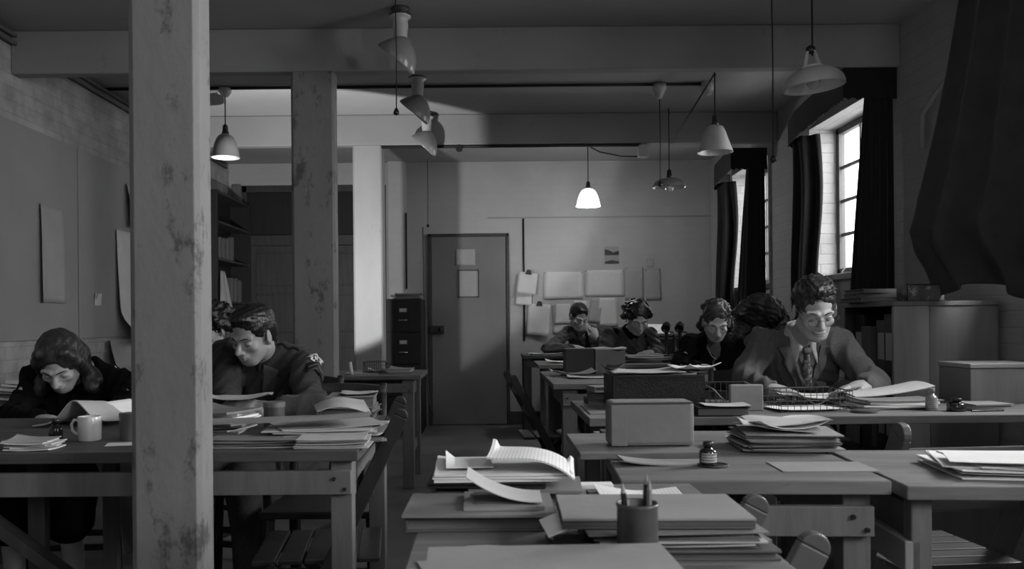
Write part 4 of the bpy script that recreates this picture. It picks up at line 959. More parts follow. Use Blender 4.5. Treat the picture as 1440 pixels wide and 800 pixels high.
# side bench by left wall with papers
bn = table('side_bench', 'low dark bench along left wall behind the woman', XL + .05, -2.2, 3.9, 5.4, .70, 'topd', 'legd')
pile(-2.42, 4.6, .70, .34, .26, 6, .014, ['paperg', 'card', 'paper'], 'papers heaped on the bench behind the woman', 'papers heaped on the bench behind the woman', .04, .3, 0, 'paper_sheaf', 'papers', .01)
pile(-2.40, 5.1, .70, .3, .26, 5, .014, ['paperg', 'paper'], 'crumpled papers at the far end of the bench behind the woman', 'crumpled papers at the far end of the bench', .04, .3, 0, 'paper_sheaf', 'papers', .02)
# pale coat hanging over a chair behind the table
def ct(u, v): return Vector((.30 * u + .16 * v * 1.0 - .12, .05 * math.sin(9 * u) * (.3 + v) + .03 * math.sin(3 * v), -.46 * v - .05 * u))
tag(MB().sheet(ct, 30, 20, .008).build('draped_coat', 'coat', None, ((150 - VX) * 3.15 / F, 3.20, .70), smooth=True), 'pale coat draped from a chair back under the long table, left of the nearest pillar', 'coat')
# ------------------------------------------------------------------ implicit-surface figures
def nets(V, xs, ys, zs):
    S = V < 0; nx, ny, nz = V.shape
    c = np.zeros((nx - 1, ny - 1, nz - 1), np.int8)
    for a in (0, 1):
        for b in (0, 1):
            for d in (0, 1): c += S[a:nx - 1 + a, b:ny - 1 + b, d:nz - 1 + d]
    act = (c > 0) & (c < 8); I, J, K = np.nonzero(act); n = len(I)
    idx = -np.ones(act.shape, np.int32); idx[I, J, K] = np.arange(n)
    acc = np.zeros((n, 3)); cnt = np.zeros(n)
    cs = [(a, b, d) for a in (0, 1) for b in (0, 1) for d in (0, 1)]
    for p in cs:
        for ax in range(3):
            if p[ax]: continue
            q = list(p); q[ax] = 1
            va = V[I + p[0], J + p[1], K + p[2]]; vb = V[I + q[0], J + q[1], K + q[2]]
            m = (va < 0) != (vb < 0)
            if not m.any(): continue
            t = (va[m] / (va[m] - vb[m]))[:, None]
            pa = np.stack([xs[I[m] + p[0]], ys[J[m] + p[1]], zs[K[m] + p[2]]], 1); pb = np.stack([xs[I[m] + q[0]], ys[J[m] + q[1]], zs[K[m] + q[2]]], 1)
            acc[m] += pa + (pb - pa) * t; cnt[m] += 1
    Pn = acc / np.maximum(cnt, 1)[:, None]; Q = []
    for ax in range(3):
        sl0 = [slice(1, -1)] * 3; sl1 = [slice(1, -1)] * 3; sl0[ax] = slice(0, -1); sl1[ax] = slice(1, None)
        A = S[tuple(sl0)]; m = A != S[tuple(sl1)]; g = list(np.nonzero(m)); neg = A[m]
        for k in range(3):
            if k != ax: g[k] = g[k] + 1
        u, v = [(1, 2), (2, 0), (0, 1)][ax]
        def cell(du, dv):
            h = [g[0], g[1], g[2]]; h[u] = h[u] + du; h[v] = h[v] + dv; return idx[h[0], h[1], h[2]]
        q = np.stack([cell(-1, -1), cell(0, -1), cell(0, 0), cell(-1, 0)], 1)
        q[~neg] = q[~neg][:, ::-1]; Q.append(q)
    return Pn, np.concatenate(Q)
def np_mesh(name, Pn, Q, origin, m, parent):
    me = bpy.data.meshes.new(name); n, k = len(Pn), len(Q)
    me.vertices.add(n); me.vertices.foreach_set('co', (Pn - np.array(origin)).astype(np.float32).ravel())
    me.loops.add(k * 4); me.loops.foreach_set('vertex_index', Q.astype(np.int32).ravel())
    me.polygons.add(k); me.polygons.foreach_set('loop_start', np.arange(0, k * 4, 4, dtype=np.int32))
    me.polygons.foreach_set('use_smooth', np.ones(k, bool)); me.update(calc_edges=True); me.validate()
    me.materials.append(M[m]); return link(name, me, parent)
def A3(v): return np.array(v, dtype=np.float64)
class Field:
    def __init__(s): s.ops = []
    def cap(s, a, b, ra, rb=None, k=.01, sub=False):
        s.ops.append(('c', A3(a), A3(b), ra, ra if rb is None else rb, k, sub)); return s
    def ell(s, c, r, B=None, k=.01, sub=False):
        s.ops.append(('e', A3(c), A3(r), np.eye(3) if B is None else B, k, sub)); return s
    def chain(s, pts, rs, k=.01):
        for i in range(len(pts) - 1): s.cap(pts[i], pts[i + 1], rs[i], rs[i + 1], k)
        return s
    def bounds(s):
        lo = A3([9e9] * 3); hi = -lo
        for o in s.ops:
            if o[-1]: continue
            if o[0] == 'c': q = max(o[3], o[4]); l = np.minimum(o[1], o[2]) - q; h = np.maximum(o[1], o[2]) + q
            else: q = np.abs(o[3]) @ o[2]; l = o[1] - q; h = o[1] + q
            lo = np.minimum(lo, l); hi = np.maximum(hi, h)
        return lo - .03, hi + .03
    def mesh(s, h=.007, fine=None, disp=None):
        """fine: list per axis of (lo,hi,step); disp(P)->offset added to the field"""
        lo, hi = s.bounds(); ax = []
        for i in range(3):
            x = lo[i]; L = []
            while x < hi[i]:
                L.append(x); st = h
                if fine:
                    for (a, b, f) in fine[i]:
                        if a <= x <= b: st = min(st, f)
                x += st
            L.append(x); ax.append(np.array(L))
        V = np.full([len(a) for a in ax], .06, np.float32)
        for o in s.ops:
            k = o[-2]; sub = o[-1]; pad = k + .02
            if o[0] == 'c': q = max(o[3], o[4]) + pad; l = np.minimum(o[1], o[2]) - q; hh = np.maximum(o[1], o[2]) + q
            else: q = np.abs(o[3]) @ o[2] + pad; l = o[1] - q; hh = o[1] + q
            i0 = [max(0, int(np.searchsorted(ax[i], l[i])) - 1) for i in range(3)]; i1 = [min(len(ax[i]), int(np.searchsorted(ax[i], hh[i])) + 1) for i in range(3)]
            if any(a >= b for a, b in zip(i0, i1)): continue
            X = ax[0][i0[0]:i1[0]][:, None, None]; Y = ax[1][i0[1]:i1[1]][None, :, None]; Z = ax[2][i0[2]:i1[2]][None, None, :]
            if o[0] == 'c':
                a, b = o[1], o[2]; d = b - a; L2 = max(d @ d, 1e-12)
                t = np.clip(((X - a[0]) * d[0] + (Y - a[1]) * d[1] + (Z - a[2]) * d[2]) / L2, 0, 1)
                D = np.sqrt((X - a[0] - t * d[0]) ** 2 + (Y - a[1] - t * d[1]) ** 2 + (Z - a[2] - t * d[2]) ** 2) - (o[3] + (o[4] - o[3]) * t)
            else:
                c, r, B = o[1], o[2], o[3]; x, y, z = X - c[0], Y - c[1], Z - c[2]
                l0 = B[0, 0] * x + B[1, 0] * y + B[2, 0] * z; l1 = B[0, 1] * x + B[1, 1] * y + B[2, 1] * z; l2 = B[0, 2] * x + B[1, 2] * y + B[2, 2] * z
                k0 = np.sqrt((l0 / r[0]) ** 2 + (l1 / r[1]) ** 2 + (l2 / r[2]) ** 2); k1 = np.sqrt((l0 / r[0] ** 2) ** 2 + (l1 / r[1] ** 2) ** 2 + (l2 / r[2] ** 2) ** 2)
                D = k0 * (k0 - 1) / np.maximum(k1, 1e-6)
            W = V[i0[0]:i1[0], i0[1]:i1[1], i0[2]:i1[2]]
            if sub:
                hq = np.clip(k - np.abs(-D - W), 0, None) / max(k, 1e-6); R_ = np.maximum(W, -D) + hq * hq * k * .25
            else:
                hq = np.clip(k - np.abs(D - W), 0, None) / max(k, 1e-6); R_ = np.minimum(W, D) - hq * hq * k * .25
            V[i0[0]:i1[0], i0[1]:i1[1], i0[2]:i1[2]] = R_
        if disp is not None:
            m = np.abs(V) < .03; g = np.nonzero(m); Pq = np.stack([ax[i][g[i]] for i in range(3)], 1); V[m] += disp(Pq).astype(np.float32)
        return nets(V, *ax)
def unit(v): v = A3(v); return v / np.linalg.norm(v)
def rotm(axis, ang): return np.array(Matrix.Rotation(ang, 3, Vector(axis)))
def folds_fn(seed, amp=.004, fr=38):
    r = random.Random(seed); D = [unit([r.uniform(-1, 1), r.uniform(-1, 1), r.uniform(-.6, 1)]) for _ in range(5)]; ph = [r.random() * 6 for _ in range(5)]
    def f(Pq):
        w = sum(np.sin(Pq @ D[i] * (11 + 5 * i) + ph[i]) for i in range(2))
        a = np.sin(Pq @ D[2] * fr + 2.2 * w + ph[2]); b = np.sin(Pq @ D[3] * fr * 1.7 + 1.8 * w + ph[3]); c = np.sin(Pq @ D[4] * fr * .5 + ph[4])
        return amp * (.6 * np.abs(a) + .25 * b * c + .5 * c) - amp * .4
    return f
def curls_fn(seed, amp, fr, up):
    r = random.Random(seed); D = [unit([r.uniform(-1, 1), r.uniform(-1, 1), r.uniform(-1, 1)]) for _ in range(4)]
    def f(Pq):
        w = np.sin(Pq @ D[0] * fr * .5) + np.sin(Pq @ D[1] * fr * .6 + 1)
        return amp * (np.sin(Pq @ D[2] * fr + 2 * w) * .7 + .5 * np.sin(Pq @ D[3] * fr * 2.1 + 2.5 * w) + .3 * np.sin(Pq @ D[1] * fr * 3.3 + w * 3))
    return f
def hand(fd, w, d, n, side, s=1.0, curl=(.5, .6, .5), spread=.02, thumb=.6):
    """w wrist, d direction of the palm, n palm normal (palm side), side = +1/-1 thumb side along x = d x n"""
    w, d, n = A3(w), unit(d), unit(n); n = unit(n - d * (n @ d)); x = np.cross(d, n) * side
    B = np.stack([x, d, n], 1)
    fd.cap(w - d * .02, w + d * .03, .024 * s, .026 * s, .02)
    fd.ell(w + d * .050 * s, (.040 * s, .050 * s, .016 * s), B, .015)
    fd.ell(w + d * .03 * s + x * .024 * s + n * .006 * s, (.016 * s, .032 * s, .014 * s), B, .012)
    L = [(.044, .027, .020), (.048, .031, .022), (.045, .029, .021), (.036, .021, .018)]
    for i in range(4):
        off = (1.5 - i); b = w + d * (.090 - .004 * abs(off - .4)) * s + x * off * .0195 * s; dr = unit(d + x * off * spread * 4); p = b; ang = 0
        rr = .0092 if i < 3 else .0080
        for j in range(3):
            ang += curl[j] * (1 + .12 * (i - 1)); v = unit(dr * math.cos(ang) + n * math.sin(ang)); q = p + v * L[i][j] * s
            fd.cap(p, q, (rr - .0006 * j) * s, (rr - .0006 * (j + 1)) * s, .004); p = q
    p = w + d * .022 * s + x * .028 * s + n * .006 * s; v = unit(d * .75 + x * .75 + n * .35 * thumb)
    q = p + v * .040 * s; fd.cap(p, q, .0125 * s, .0105 * s, .010)
    v = unit(d * .95 + x * (.35 - .5 * thumb) + n * .55 * thumb); q2 = q + v * .032 * s; fd.cap(q, q2, .0105 * s, .0090 * s, .004)
    v = unit(d + x * (.1 - .5 * thumb) + n * .4 * thumb); fd.cap(q2, q2 + v * .024 * s, .0090 * s, .0078 * s, .004)
def figure(label, hip, neck, head, yaw=0, hyaw=0, hpitch=30, hroll=0, arms=(), hair=None, hairm='hairb', female=False, hs=1.0, skin='skin',
           top='suit', topmat='suit', inner='shirt', collar=False, tie=None, lapel=None, glasses=False, feat=.0036, coarse=.009, seed=1, sh=.175, legs=True,
           bottom='trouser', skirt=False, brow=True, extra=None, vneck=.2, shz=.955, kneef=.40, legdir=None, lips=None):
    hip, neck, head = A3(hip), A3(neck), A3(head); yaw = R(yaw)
    fwd = A3([math.sin(yaw), -math.cos(yaw), 0]); up = A3([0, 0, 1]); left = np.cross(up, fwd)
    ut = unit(neck - hip); lt = unit(left - ut * (left @ ut)); ft = np.cross(lt, ut)     # torso frame
    BT = np.stack([lt, ft, ut], 1)
    root = thing('person', label, 'person', (hip[0], hip[1], 0)); org = (hip[0], hip[1], 0)
    # head frame
    hy = yaw + R(hyaw); hf = A3([math.sin(hy), -math.cos(hy), 0]); hl = np.cross(up, hf)
    Rp = rotm(hl, R(hpitch)); hf = Rp @ hf; hu = Rp @ up
    Rr = rotm(hf, R(hroll)); hl = Rr @ hl; hu = Rr @ hu
    BH = np.stack([hl, hf, hu], 1)
    def H(x, y, z): return head + (BH @ A3([x, y, z])) * hs
    TL_ = np.linalg.norm(neck - hip)
    def Tq(x, y, z): return hip + lt * x + ft * y + ut * z * TL_          # z 0..1 hip..neck
    w = .92 if female else 1.0
    def torso(fd, g, k=.03):
        fd.ell(Tq(0, -.01, .02), (.165 + g, .12 + g, .12 + g), BT, k)
        fd.ell(Tq(0, -.01, .35), ((.135 if female else .150) + g, .10 + g, .17), BT, k)
        fd.ell(Tq(0, -.015, .68), (.160 * w + g, .108 + g, .17 + g * .5), BT, k)
        if female:
            for s in (-1, 1): fd.ell(Tq(s * .07, .075, .60), (.058 + g, .045 + g, .055 + g), BT, .03)
    S = {s: Tq(s * sh * w, -.01, shz) for s in (-1, 1)}
    A = {a['s']: a for a in arms}
    # ---- body
    fd = Field(); torso(fd, 0)
    nk = Tq(0, .0, 1.0); fd.chain([Tq(0, -.01, .90), nk, H(0, -.03, -.065)], [.064, .052 * (.9 if female else 1), .051 * (.88 if female else 1)], .03)
    for s in (-1, 1): fd.cap(Tq(0, -.015, .95), S[s], .05, .045, .04)
    wr = {}
    for s, a in A.items():
        E, W = A3(a['e']), A3(a['w']); fd.chain([S[s], E, W], [.046, .036, .024], .02)
        hand(fd, W, a['d'], a['n'], a.get('ts', s), (.92 if female else 1.0), a.get('curl', (.4, .5, .4)), thumb=a.get('thumb', .6)); wr[s] = W
    kn = {}; ak = {}
    ld = fwd if legdir is None else A3(legdir)
    for s in (-1, 1):
        hj = hip + left * s * .09; kn[s] = hip + left * s * .11 + ld * kneef + A3([0, 0, -.04]); ak[s] = A3([kn[s][0], kn[s][1], .09]) - ld * .04
        fd.cap(hj, kn[s], .075, .052, .03); fd.cap(kn[s], ak[s], .050, .035, .02); fd.cap(ak[s] - A3([0, 0, .03]), ak[s] + ld * .14 - A3([0, 0, .055]), .032, .026, .02)
    # head
    k = .012
    fd.ell(H(0, -.014, .036), A3((.072, .092, .082)) * hs, BH, .02)
    fd.ell(H(0, .022, -.030), A3((.057, .066, .076)) * hs, BH, .02)
    fd.ell(H(0, .058, -.090), A3((.026 if not female else .021, .024, .021)) * hs, BH, .025)
    for s in (-1, 1):
        fd.cap(H(s * .050, .002, -.050), H(s * .022, .052, -.086), .018 * hs, .016 * hs, .02)
        fd.ell(H(s * .040, .060, -.022), A3((.019, .018, .015)) * hs, BH, .018)
        fd.cap(H(s * .012, .083, .016), H(s * .046, .070, .018), .010 * hs, .008 * hs, .012)
        fd.ell(H(s * .031, .092, -.003), A3((.019, .014, .0125)) * hs, BH, .010, True)
        fd.ell(H(s * .031, .0715, -.003), A3((.0135, .0125, .0118)) * hs, BH, .003)
        fd.ell(H(s * .0765, -.004, -.006), A3((.0080, .019, .033)) * hs, BH @ rotm((0, 0, 1), -s * .35), .006)
        fd.ell(H(s * .0875, .004, -.002), A3((.006, .009, .018)) * hs, BH, .004, True)
        fd.ell(H(s * .0115, .097, -.035), A3((.0085, .010, .0075)) * hs, BH, .006)
    fd.chain([H(0, .084, .008), H(0, .101, -.018), H(0, .112, -.031)], [.0075 * hs, .0085 * hs, .0100 * hs], .010)
    fd.ell(H(0, .086, -.055), A3((.024, .010, .012)) * hs, BH, .014)
    fd.ell(H(0, .0955, -.0555), A3((.020, .0065, .0050)) * hs, BH, .004)
    fd.ell(H(0, .0935, -.0665), A3((.017, .0065, .0058)) * hs, BH, .004)
    fd.cap(H(-.022, .099, -.0612), H(.022, .099, -.0612), .0016 * hs, .0016 * hs, .002, True)
    fr = []
    for i in range(3):
        L = [(head[i] - .125, head[i] + .125, feat)]
        for W in wr.values(): L.append((W[i] - .11, W[i] + .11, .0045 if feat < .005 else .006))
        fr.append(L)
    Pn, Q = fd.mesh(coarse, fr); body = np_mesh('body', Pn, Q, org, skin, root)
    # ---- inner garment
    if inner:
        fi = Field(); torso(fi, .007)
        for s in (-1, 1): fi.cap(Tq(0, -.015, .95), S[s], .056, .052, .04)
        fi.cap(Tq(0, -.012, .88), Tq(0, -.004, 1.06), .084, .060, .03)
        fi.cap(Tq(0, .01, 1.16), Tq(0, .03, 1.4), .05, .075, .01, True)
        Pn, Q = fi.mesh(.008, None, folds_fn(seed + 5, .002)); np_mesh('shirt' if not female else 'blouse', Pn, Q, org, inner, root)
        fr_b = BVHTree.FromPolygons([Vector(p) for p in Pn], [tuple(int(i) for i in q) for q in Q]); Tq.__dict__['inner'] = fr_b
        if collar:
            m = MB()
            for s in (-1, 1):
                pts = [Tq(0, -.068, 1.13), Tq(s * .045, -.05, 1.13), Tq(s * .062, -.0, 1.12), Tq(s * .050, .048, 1.08), Tq(s * .014, .076, 1.01)]
                low = [Tq(0, -.078, 1.02), Tq(s * .055, -.058, 1.01), Tq(s * .073, .0, .99), Tq(s * .064, .062, .93), Tq(s * .046, .098, .86)]
                def fn(u, v, pts=pts, low=low):
                    q = u * 4; i = min(3, int(q)); t = q - i; a = pts[i] * (1 - t) + pts[i + 1] * t; b = low[i] * (1 - t) + low[i + 1] * t
                    return Vector(a * (1 - v) + b * v) - Vector(org)
                m.sheet(fn, 16, 4, .003 * s)
            m.build('collar', inner if collar is True else collar, root, smooth=True)
    # ---- outer garment
    G = .016
    fo = Field(); torso(fo, G)
    for s in (-1, 1): fo.cap(Tq(0, -.015, .955), S[s], .064, .064 if not female else .056, .045)
    for s, a in A.items():
        E, W = A3(a['e']), A3(a['w']); c0 = W + (E - W) * a.get('cuff', .10)
        fo.chain([S[s], E, c0], [.063 * w, .053 * w, .040 * w], .025)
    for s in (-1, 1): fo.cap(hip + left * s * .07 + fwd * .0, hip + left * s * .09 + ld * .12 + A3([0, 0, -.02]), .11, .09, .04)
    fo.cap(Tq(0, .01, 1.12), Tq(0, .05, 1.5), .058, .10, .012, True)
    if vneck:
        fo.cap(Tq(0, .11, 1.06), Tq(0, .165, 1.0 - vneck * 1.7), .055, .012, .010, True)
    for s, a in A.items():
        E, W = A3(a['e']), A3(a['w']); c0 = W + (E - W) * a.get('cuff', .10); dd = unit(W - E); fo.cap(c0 + dd * .034, c0 + dd * .09, .034, .05, .004, True)
    Pn, Q = fo.mesh(.0068 if feat < .005 else .009, None, folds_fn(seed, .0150, 66)); jk = np_mesh(top, Pn, Q, org, topmat, root)
    bvh = BVHTree.FromPolygons([Vector(p) for p in Pn], [tuple(int(i) for i in q) for q in Q])
    fc_ = Field(); narm = len(A) * 2; k0 = len([o for o in fo.ops]); fc_.ops = [o for o in fo.ops if not (o[0] == 'c' and any(np.allclose(o[1], A3(a['e'])) or np.allclose(o[2], A3(a['e'])) for a in A.values()))]
    Pc, Qc = fc_.mesh(.010, None, folds_fn(seed, .0150, 66)); bvt = BVHTree.FromPolygons([Vector(p) for p in Pc], [tuple(int(i) for i in q) for q in Qc])
    def drape(name, fn, m, nu=10, nv=10, off=.003, th=.002, direc=None, start=None):
        """fn(u,v)->(x,z) torso coordinates laid onto the jacket front"""
        dvec = Vector(-ft) if direc is None else Vector(direc)
        def g(u, v):
            x, z = fn(u, v); p = Vector(Tq(x, .35, z)) if start is None else Vector(start(x, z))
            h = (bvt if start is None else bvh).ray_cast(p, dvec)
            q = (h[0] if h[0] is not None else p + dvec * .22) - dvec * off
            return q - Vector(org)
        mm = MB().sheet(g, nu, nv, -th); return mm.build(name, m, root, smooth=True)
    if lapel:
        for s in (-1, 1):
            def lf(u, v, s=s):
                z = 1.0 - v * (vneck * 1.7 + .02); xi = .062 * (1 - v) + .004; xo = xi + .062 * (1 - v) ** .6 * (1.0 if v > .28 else .75)
                return (s * (xi + (xo - xi) * u), z)
            drape('lapel_shadow_line', lambda u, v, lf=lf: (lf(-.06 + 1.13 * u, v)[0], lf(u, v)[1] - .012 * v), 'suitd', 8, 16, .003, .002 * s)  # dark underlay in place of the shadow line around the lapel
            drape('lapel', lf, lapel, 8, 16, .007, .003 * s)
    if tie:
        tm = MB()
        a0 = Tq(0, .078, .97); tm.ell = None
        pts = [Tq(0, .078, 1.0), Tq(0, .100, .93), Tq(0, .118, .80), Tq(0, .122, .62)]
        wd = [.016, .012, .022, .030]
        def tf(u, v):
            q = v * 3; i = min(2, int(q)); t = q - i; c = pts[i] * (1 - t) + pts[i + 1] * t; ww = wd[i] * (1 - t) + wd[i + 1] * t
            return Vector(c + lt * (u - .5) * 2 * ww - ft * .01 * (2 * u - 1) ** 2) - Vector(org)
        MB().sheet(tf, 6, 18, -.005).build('necktie', tie, root, smooth=True)
        ff = Field().ell(Tq(0, .085, .975), (.019, .014, .018), BT, .01); Pn2, Q2 = ff.mesh(.004); np_mesh('tie_knot', Pn2, Q2, org, tie, root)
    # ---- legs
    if legs:
        fl = Field()
        for s in (-1, 1):
            if skirt: fl.cap(hip + left * s * .07, kn[s] + A3([0, 0, .0]), .115, .082, .12)
            else:
                fl.cap(hip + left * s * .08, kn[s], .088, .068, .03); fl.cap(kn[s], ak[s] + A3([0, 0, .0]), .068, .056, .03)
        if skirt: fl.cap(kn[-1], kn[-1] - A3([0, 0, .16]), .08, .085, .08); fl.cap(kn[1], kn[1] - A3([0, 0, .16]), .08, .085, .08)
        Pn, Q = fl.mesh(.013, None, folds_fn(seed + 2, .006, 26)); np_mesh('skirt' if skirt else 'trousers', Pn, Q, org, bottom, root)
        for s in (-1, 1):
            fs_ = Field(); a = ak[s]; fs_.cap(a - A3([0, 0, .045]) - ld * .03, a + ld * .05 - A3([0, 0, .045]), .040, .040, .02).cap(a + ld * .05 - A3([0, 0, .045]), a + ld * .16 - A3([0, 0, .058]), .040, .030, .02)
            Pn, Q = fs_.mesh(.010); np_mesh('shoe', Pn, Q, org, 'shoe', root)
    # ---- hair
    if hair:
        fh = Field(); r = random.Random(seed)
        def HE(c, rr, k=.012, sub=False): fh.ell(H(*c), A3(rr) * hs, BH, k, sub)
        if hair in ('short', 'wavy'):
            HE((0, -.020, .043), (.080, .099, .087)); HE((0, -.055, -.005), (.066, .055, .060))
            HE((0, .100, -.018), (.060, .062, .096), .012, True)
            for s in (-1, 1): HE((s * .090, .004, -.014), (.027, .028, .044), .006, True); HE((s * .05, .085, .035), (.03, .03, .03), .01, True)
            if hair == 'short': HE((.0, .035, .098), (.050, .055, .024), .02)
            if hair == 'wavy':
                HE((0, .022, .108), (.062, .068, .032), .02)
                for _ in range(46):
                    t = r.uniform(-1.0, 1.0); q = r.uniform(-.6, .80); HE((.066 * math.sin(t), .072 * math.sin(q) + .0, .052 + .078 * math.cos(t) * math.cos(q * .75)), (.018, .015, .014), .006)
            for s in (-1, 1): HE((s * .092, .002, -.010), (.030, .026, .040), .005, True); HE((s * .085, .035, -.035), (.03, .03, .035), .006, True)
            disp = curls_fn(seed, .0020 if hair == 'short' else .0042, 150 if hair == 'short' else 170, hu)
        elif hair == 'bob':                                  # long side-parted waves to the collar
            HE((0, -.020, .040), (.085, .104, .092)); HE((0, .102, -.028), (.054, .062, .096), .01, True)
            for s in (-1, 1):
                fh.chain([H(s * .050, .045, .088), H(s * .076, .02, .02), H(s * .078, -.005, -.05), H(s * .084, -.015, -.105)], [.022 * hs, .020 * hs, .022 * hs, .030 * hs], .02)
                for q in range(5): fh.ell(H(s * (.085 + .012 * q % .03), -.05 + .022 * q, -.115 + .01 * (q % 2)), A3((.028, .026, .030)) * hs, BH, .014)
            fh.chain([H(-.04, -.07, -.02), H(-.03, -.085, -.10)], [.055 * hs, .05 * hs], .03); fh.chain([H(.04, -.07, -.02), H(.03, -.085, -.10)], [.055 * hs, .05 * hs], .03)
            disp = curls_fn(seed, .0020, 75, hu)
        elif hair == 'curlbig':
            HE((0, -.022, .045), (.084, .102, .088)); HE((0, .104, -.022), (.060, .062, .094), .01, True)
            for _ in range(90):
                t = r.uniform(-1.55, 1.55); q = r.uniform(-1.5, .55); HE((.078 * math.sin(t), -.02 + .092 * math.sin(q), .034 + .086 * math.cos(t) * math.cos(q * .8)), (.022, .020, .020), .008)
            for s in (-1, 1):
                for q in range(5): HE((s * .086, -.055 + .018 * q, -.01 + .012 * q), (.024, .024, .026), .01)
            disp = curls_fn(seed, .005, 120, hu)
        elif hair == 'rolled':                               # swept-up waves with rolls behind the ears
            HE((0, -.020, .044), (.079, .099, .083)); HE((0, .104, -.020), (.060, .064, .095), .01, True)
            for _ in range(60):
                t = r.uniform(-1.3, 1.3); q = r.uniform(-1.4, .50); HE((.074 * math.sin(t), -.02 + .088 * math.sin(q), .036 + .080 * math.cos(t) * math.cos(q * .8)), (.018, .016, .015), .007)
            for i in range(0):
                a = -1.2 + .3 * i; fh.chain([H(.052 * math.sin(a), .066 * math.cos(a * .6), .085 + .018 * math.cos(a)), H(.072 * math.sin(a), -.03, .090 + .026 * math.cos(a) - .03 * abs(math.sin(a)))], [.013 * hs, .018 * hs], .008)
            for s in (-1, 1):
                fh.chain([H(s * .082, -.01, .02), H(s * .092, -.035, -.045), H(s * .070, -.065, -.075)], [.014 * hs, .018 * hs, .026 * hs], .015)
            disp = curls_fn(seed, .0042, 130, hu)
        elif hair == 'fluffy':
            HE((0, -.020, .035), (.092, .108, .094)); HE((0, .125, -.045), (.058, .062, .090), .01, True)
            for _ in range(80):
                t = r.uniform(-1.9, 1.9); q = r.uniform(-1.9, .9); HE((.084 * math.sin(t), -.02 + .10 * math.sin(q), .016 + .088 * math.cos(t) * math.cos(q * .7)), (.026, .026, .026), .015)
            for s in (-1, 1): fh.chain([H(s * .09, -.02, .0), H(s * .10, -.04, -.09)], [.045 * hs, .04 * hs], .02)
            disp = curls_fn(seed, .006, 110, hu)
        f3 = feat * 1.1; Pn, Q = fh.mesh(f3, None, disp); np_mesh('hair', Pn, Q, org, hairm, root)
    o3 = Vector(org)
    if brow:
        for s in (-1, 1): MB().tube([Vector(H(s * x, y, z)) - o3 for x, y, z in ((.013, .0935, .018), (.030, .088, .0245), (.049, .072, .019))], [.0022, .0030, .0014], 6).build('eyebrow', hairm, root, smooth=True)
        for s in (-1, 1): MB().tube([Vector(H(s * x, y, z)) - o3 for x, y, z in ((.020, .0785, -.0075), (.031, .0835, -.0098), (.043, .0765, -.0065))], [.0009, .0015, .0009], 6).build('eyelashes', 'hairk', root)
    if lips:
        ff = Field().ell(H(0, .0965, -.0555), A3((.019, .0060, .0046)) * hs, BH, .003).ell(H(0, .0945, -.0665), A3((.016, .0062, .0054)) * hs, BH, .003)
        Pn2, Q2 = ff.mesh(.0028); np_mesh('lips', Pn2, Q2, org, 'lip', root)
    if glasses:
        gl = MB(); ln = MB()
        for s in (-1, 1):
            ring = [Vector(H(s * .0325 + .0200 * math.cos(a), .103 - .004 * math.cos(a) * s * s * abs(math.cos(a)), -.007 + .0178 * math.sin(a))) - o3 for a in [2 * math.pi * i / 28 for i in range(28)]]
            gl.tube(ring, .0011, 6, True); c = sum(ring, Vector()) / 28; ln.add([c] + ring, [(0, i + 1, (i + 1) % 28 + 1) for i in range(28)])
            gl.tube([Vector(H(s * .055, .100, -.002)) - o3, Vector(H(s * .070, .085, .0)) - o3, Vector(H(s * .080, .0, .004)) - o3], .0010, 6)
        gl.tube([Vector(H(x, y, z)) - o3 for x, y, z in ((-.011, .104, -.003), (0, .110, .003), (.011, .104, -.003))], .0011, 6)
        sp = gl.build('spectacles', 'steel', root, smooth=True); ln.build('lenses', 'lens', sp)
    if extra: extra(root, org, Tq, drape, H, S, A, bvh, (lt, ft, ut), P)
    return root
def V3(v): return tuple(v)
# ------------------------------------------------------------------ the eight people
DN = (0, 0, -1)
def pt(px, py, d): return tuple(P(px, py, d))
# man with spectacles
def ex1(root, org, Tq, drape, H, S, A, bvh, fr, P):
    drape('breast_pocket', lambda u, v: (.075 + .085 * u, .52 - .025 * v + .02 * u), 'tweed', 8, 3, .004, .002)
    drape('jacket_front_edge', lambda u, v: (.004 - .008 * u, .62 - .45 * v), 'suitd', 2, 10, .002, .002)
figure('man in round spectacles, tweed jacket and patterned tie writing at the long worktable', (1.37, 3.86, .56), (1.345, 3.66, 1.01), (1.345, 3.50, 1.135), yaw=0, hyaw=-4, hpitch=24, hroll=3,
       arms=[dict(s=-1, e=pt(1048, 540, 3.52), w=pt(1087, 553, 3.32), d=(.85, -.25, -.12), n=(.1, -.1, -1), curl=(.75, .9, .7), ts=-1, thumb=1.0),
             dict(s=1, e=pt(1232, 545, 3.50), w=pt(1212, 549, 3.30), d=(-1, -.25, -.05), n=(-.1, -.25, -1), curl=(.35, .55, .4), ts=1, thumb=.7)],
       hair='wavy', hairm='hairb', top='jacket', topmat='tweed', inner='shirt', collar=True, tie='tie', lapel='tweed', glasses=True, feat=.0034, seed=3, vneck=.22, sh=.165, extra=ex1, hs=1.04)
tag(MB().tube([(0, 0, 0), (-.012, .035, .085)], [.0008, .0036], 8).build('pen', 'blackm', None, (P(1117, 566, 3.30).x, 3.24, TZ + .006)), 'pen held in the writing hand of the man with spectacles', 'pen')
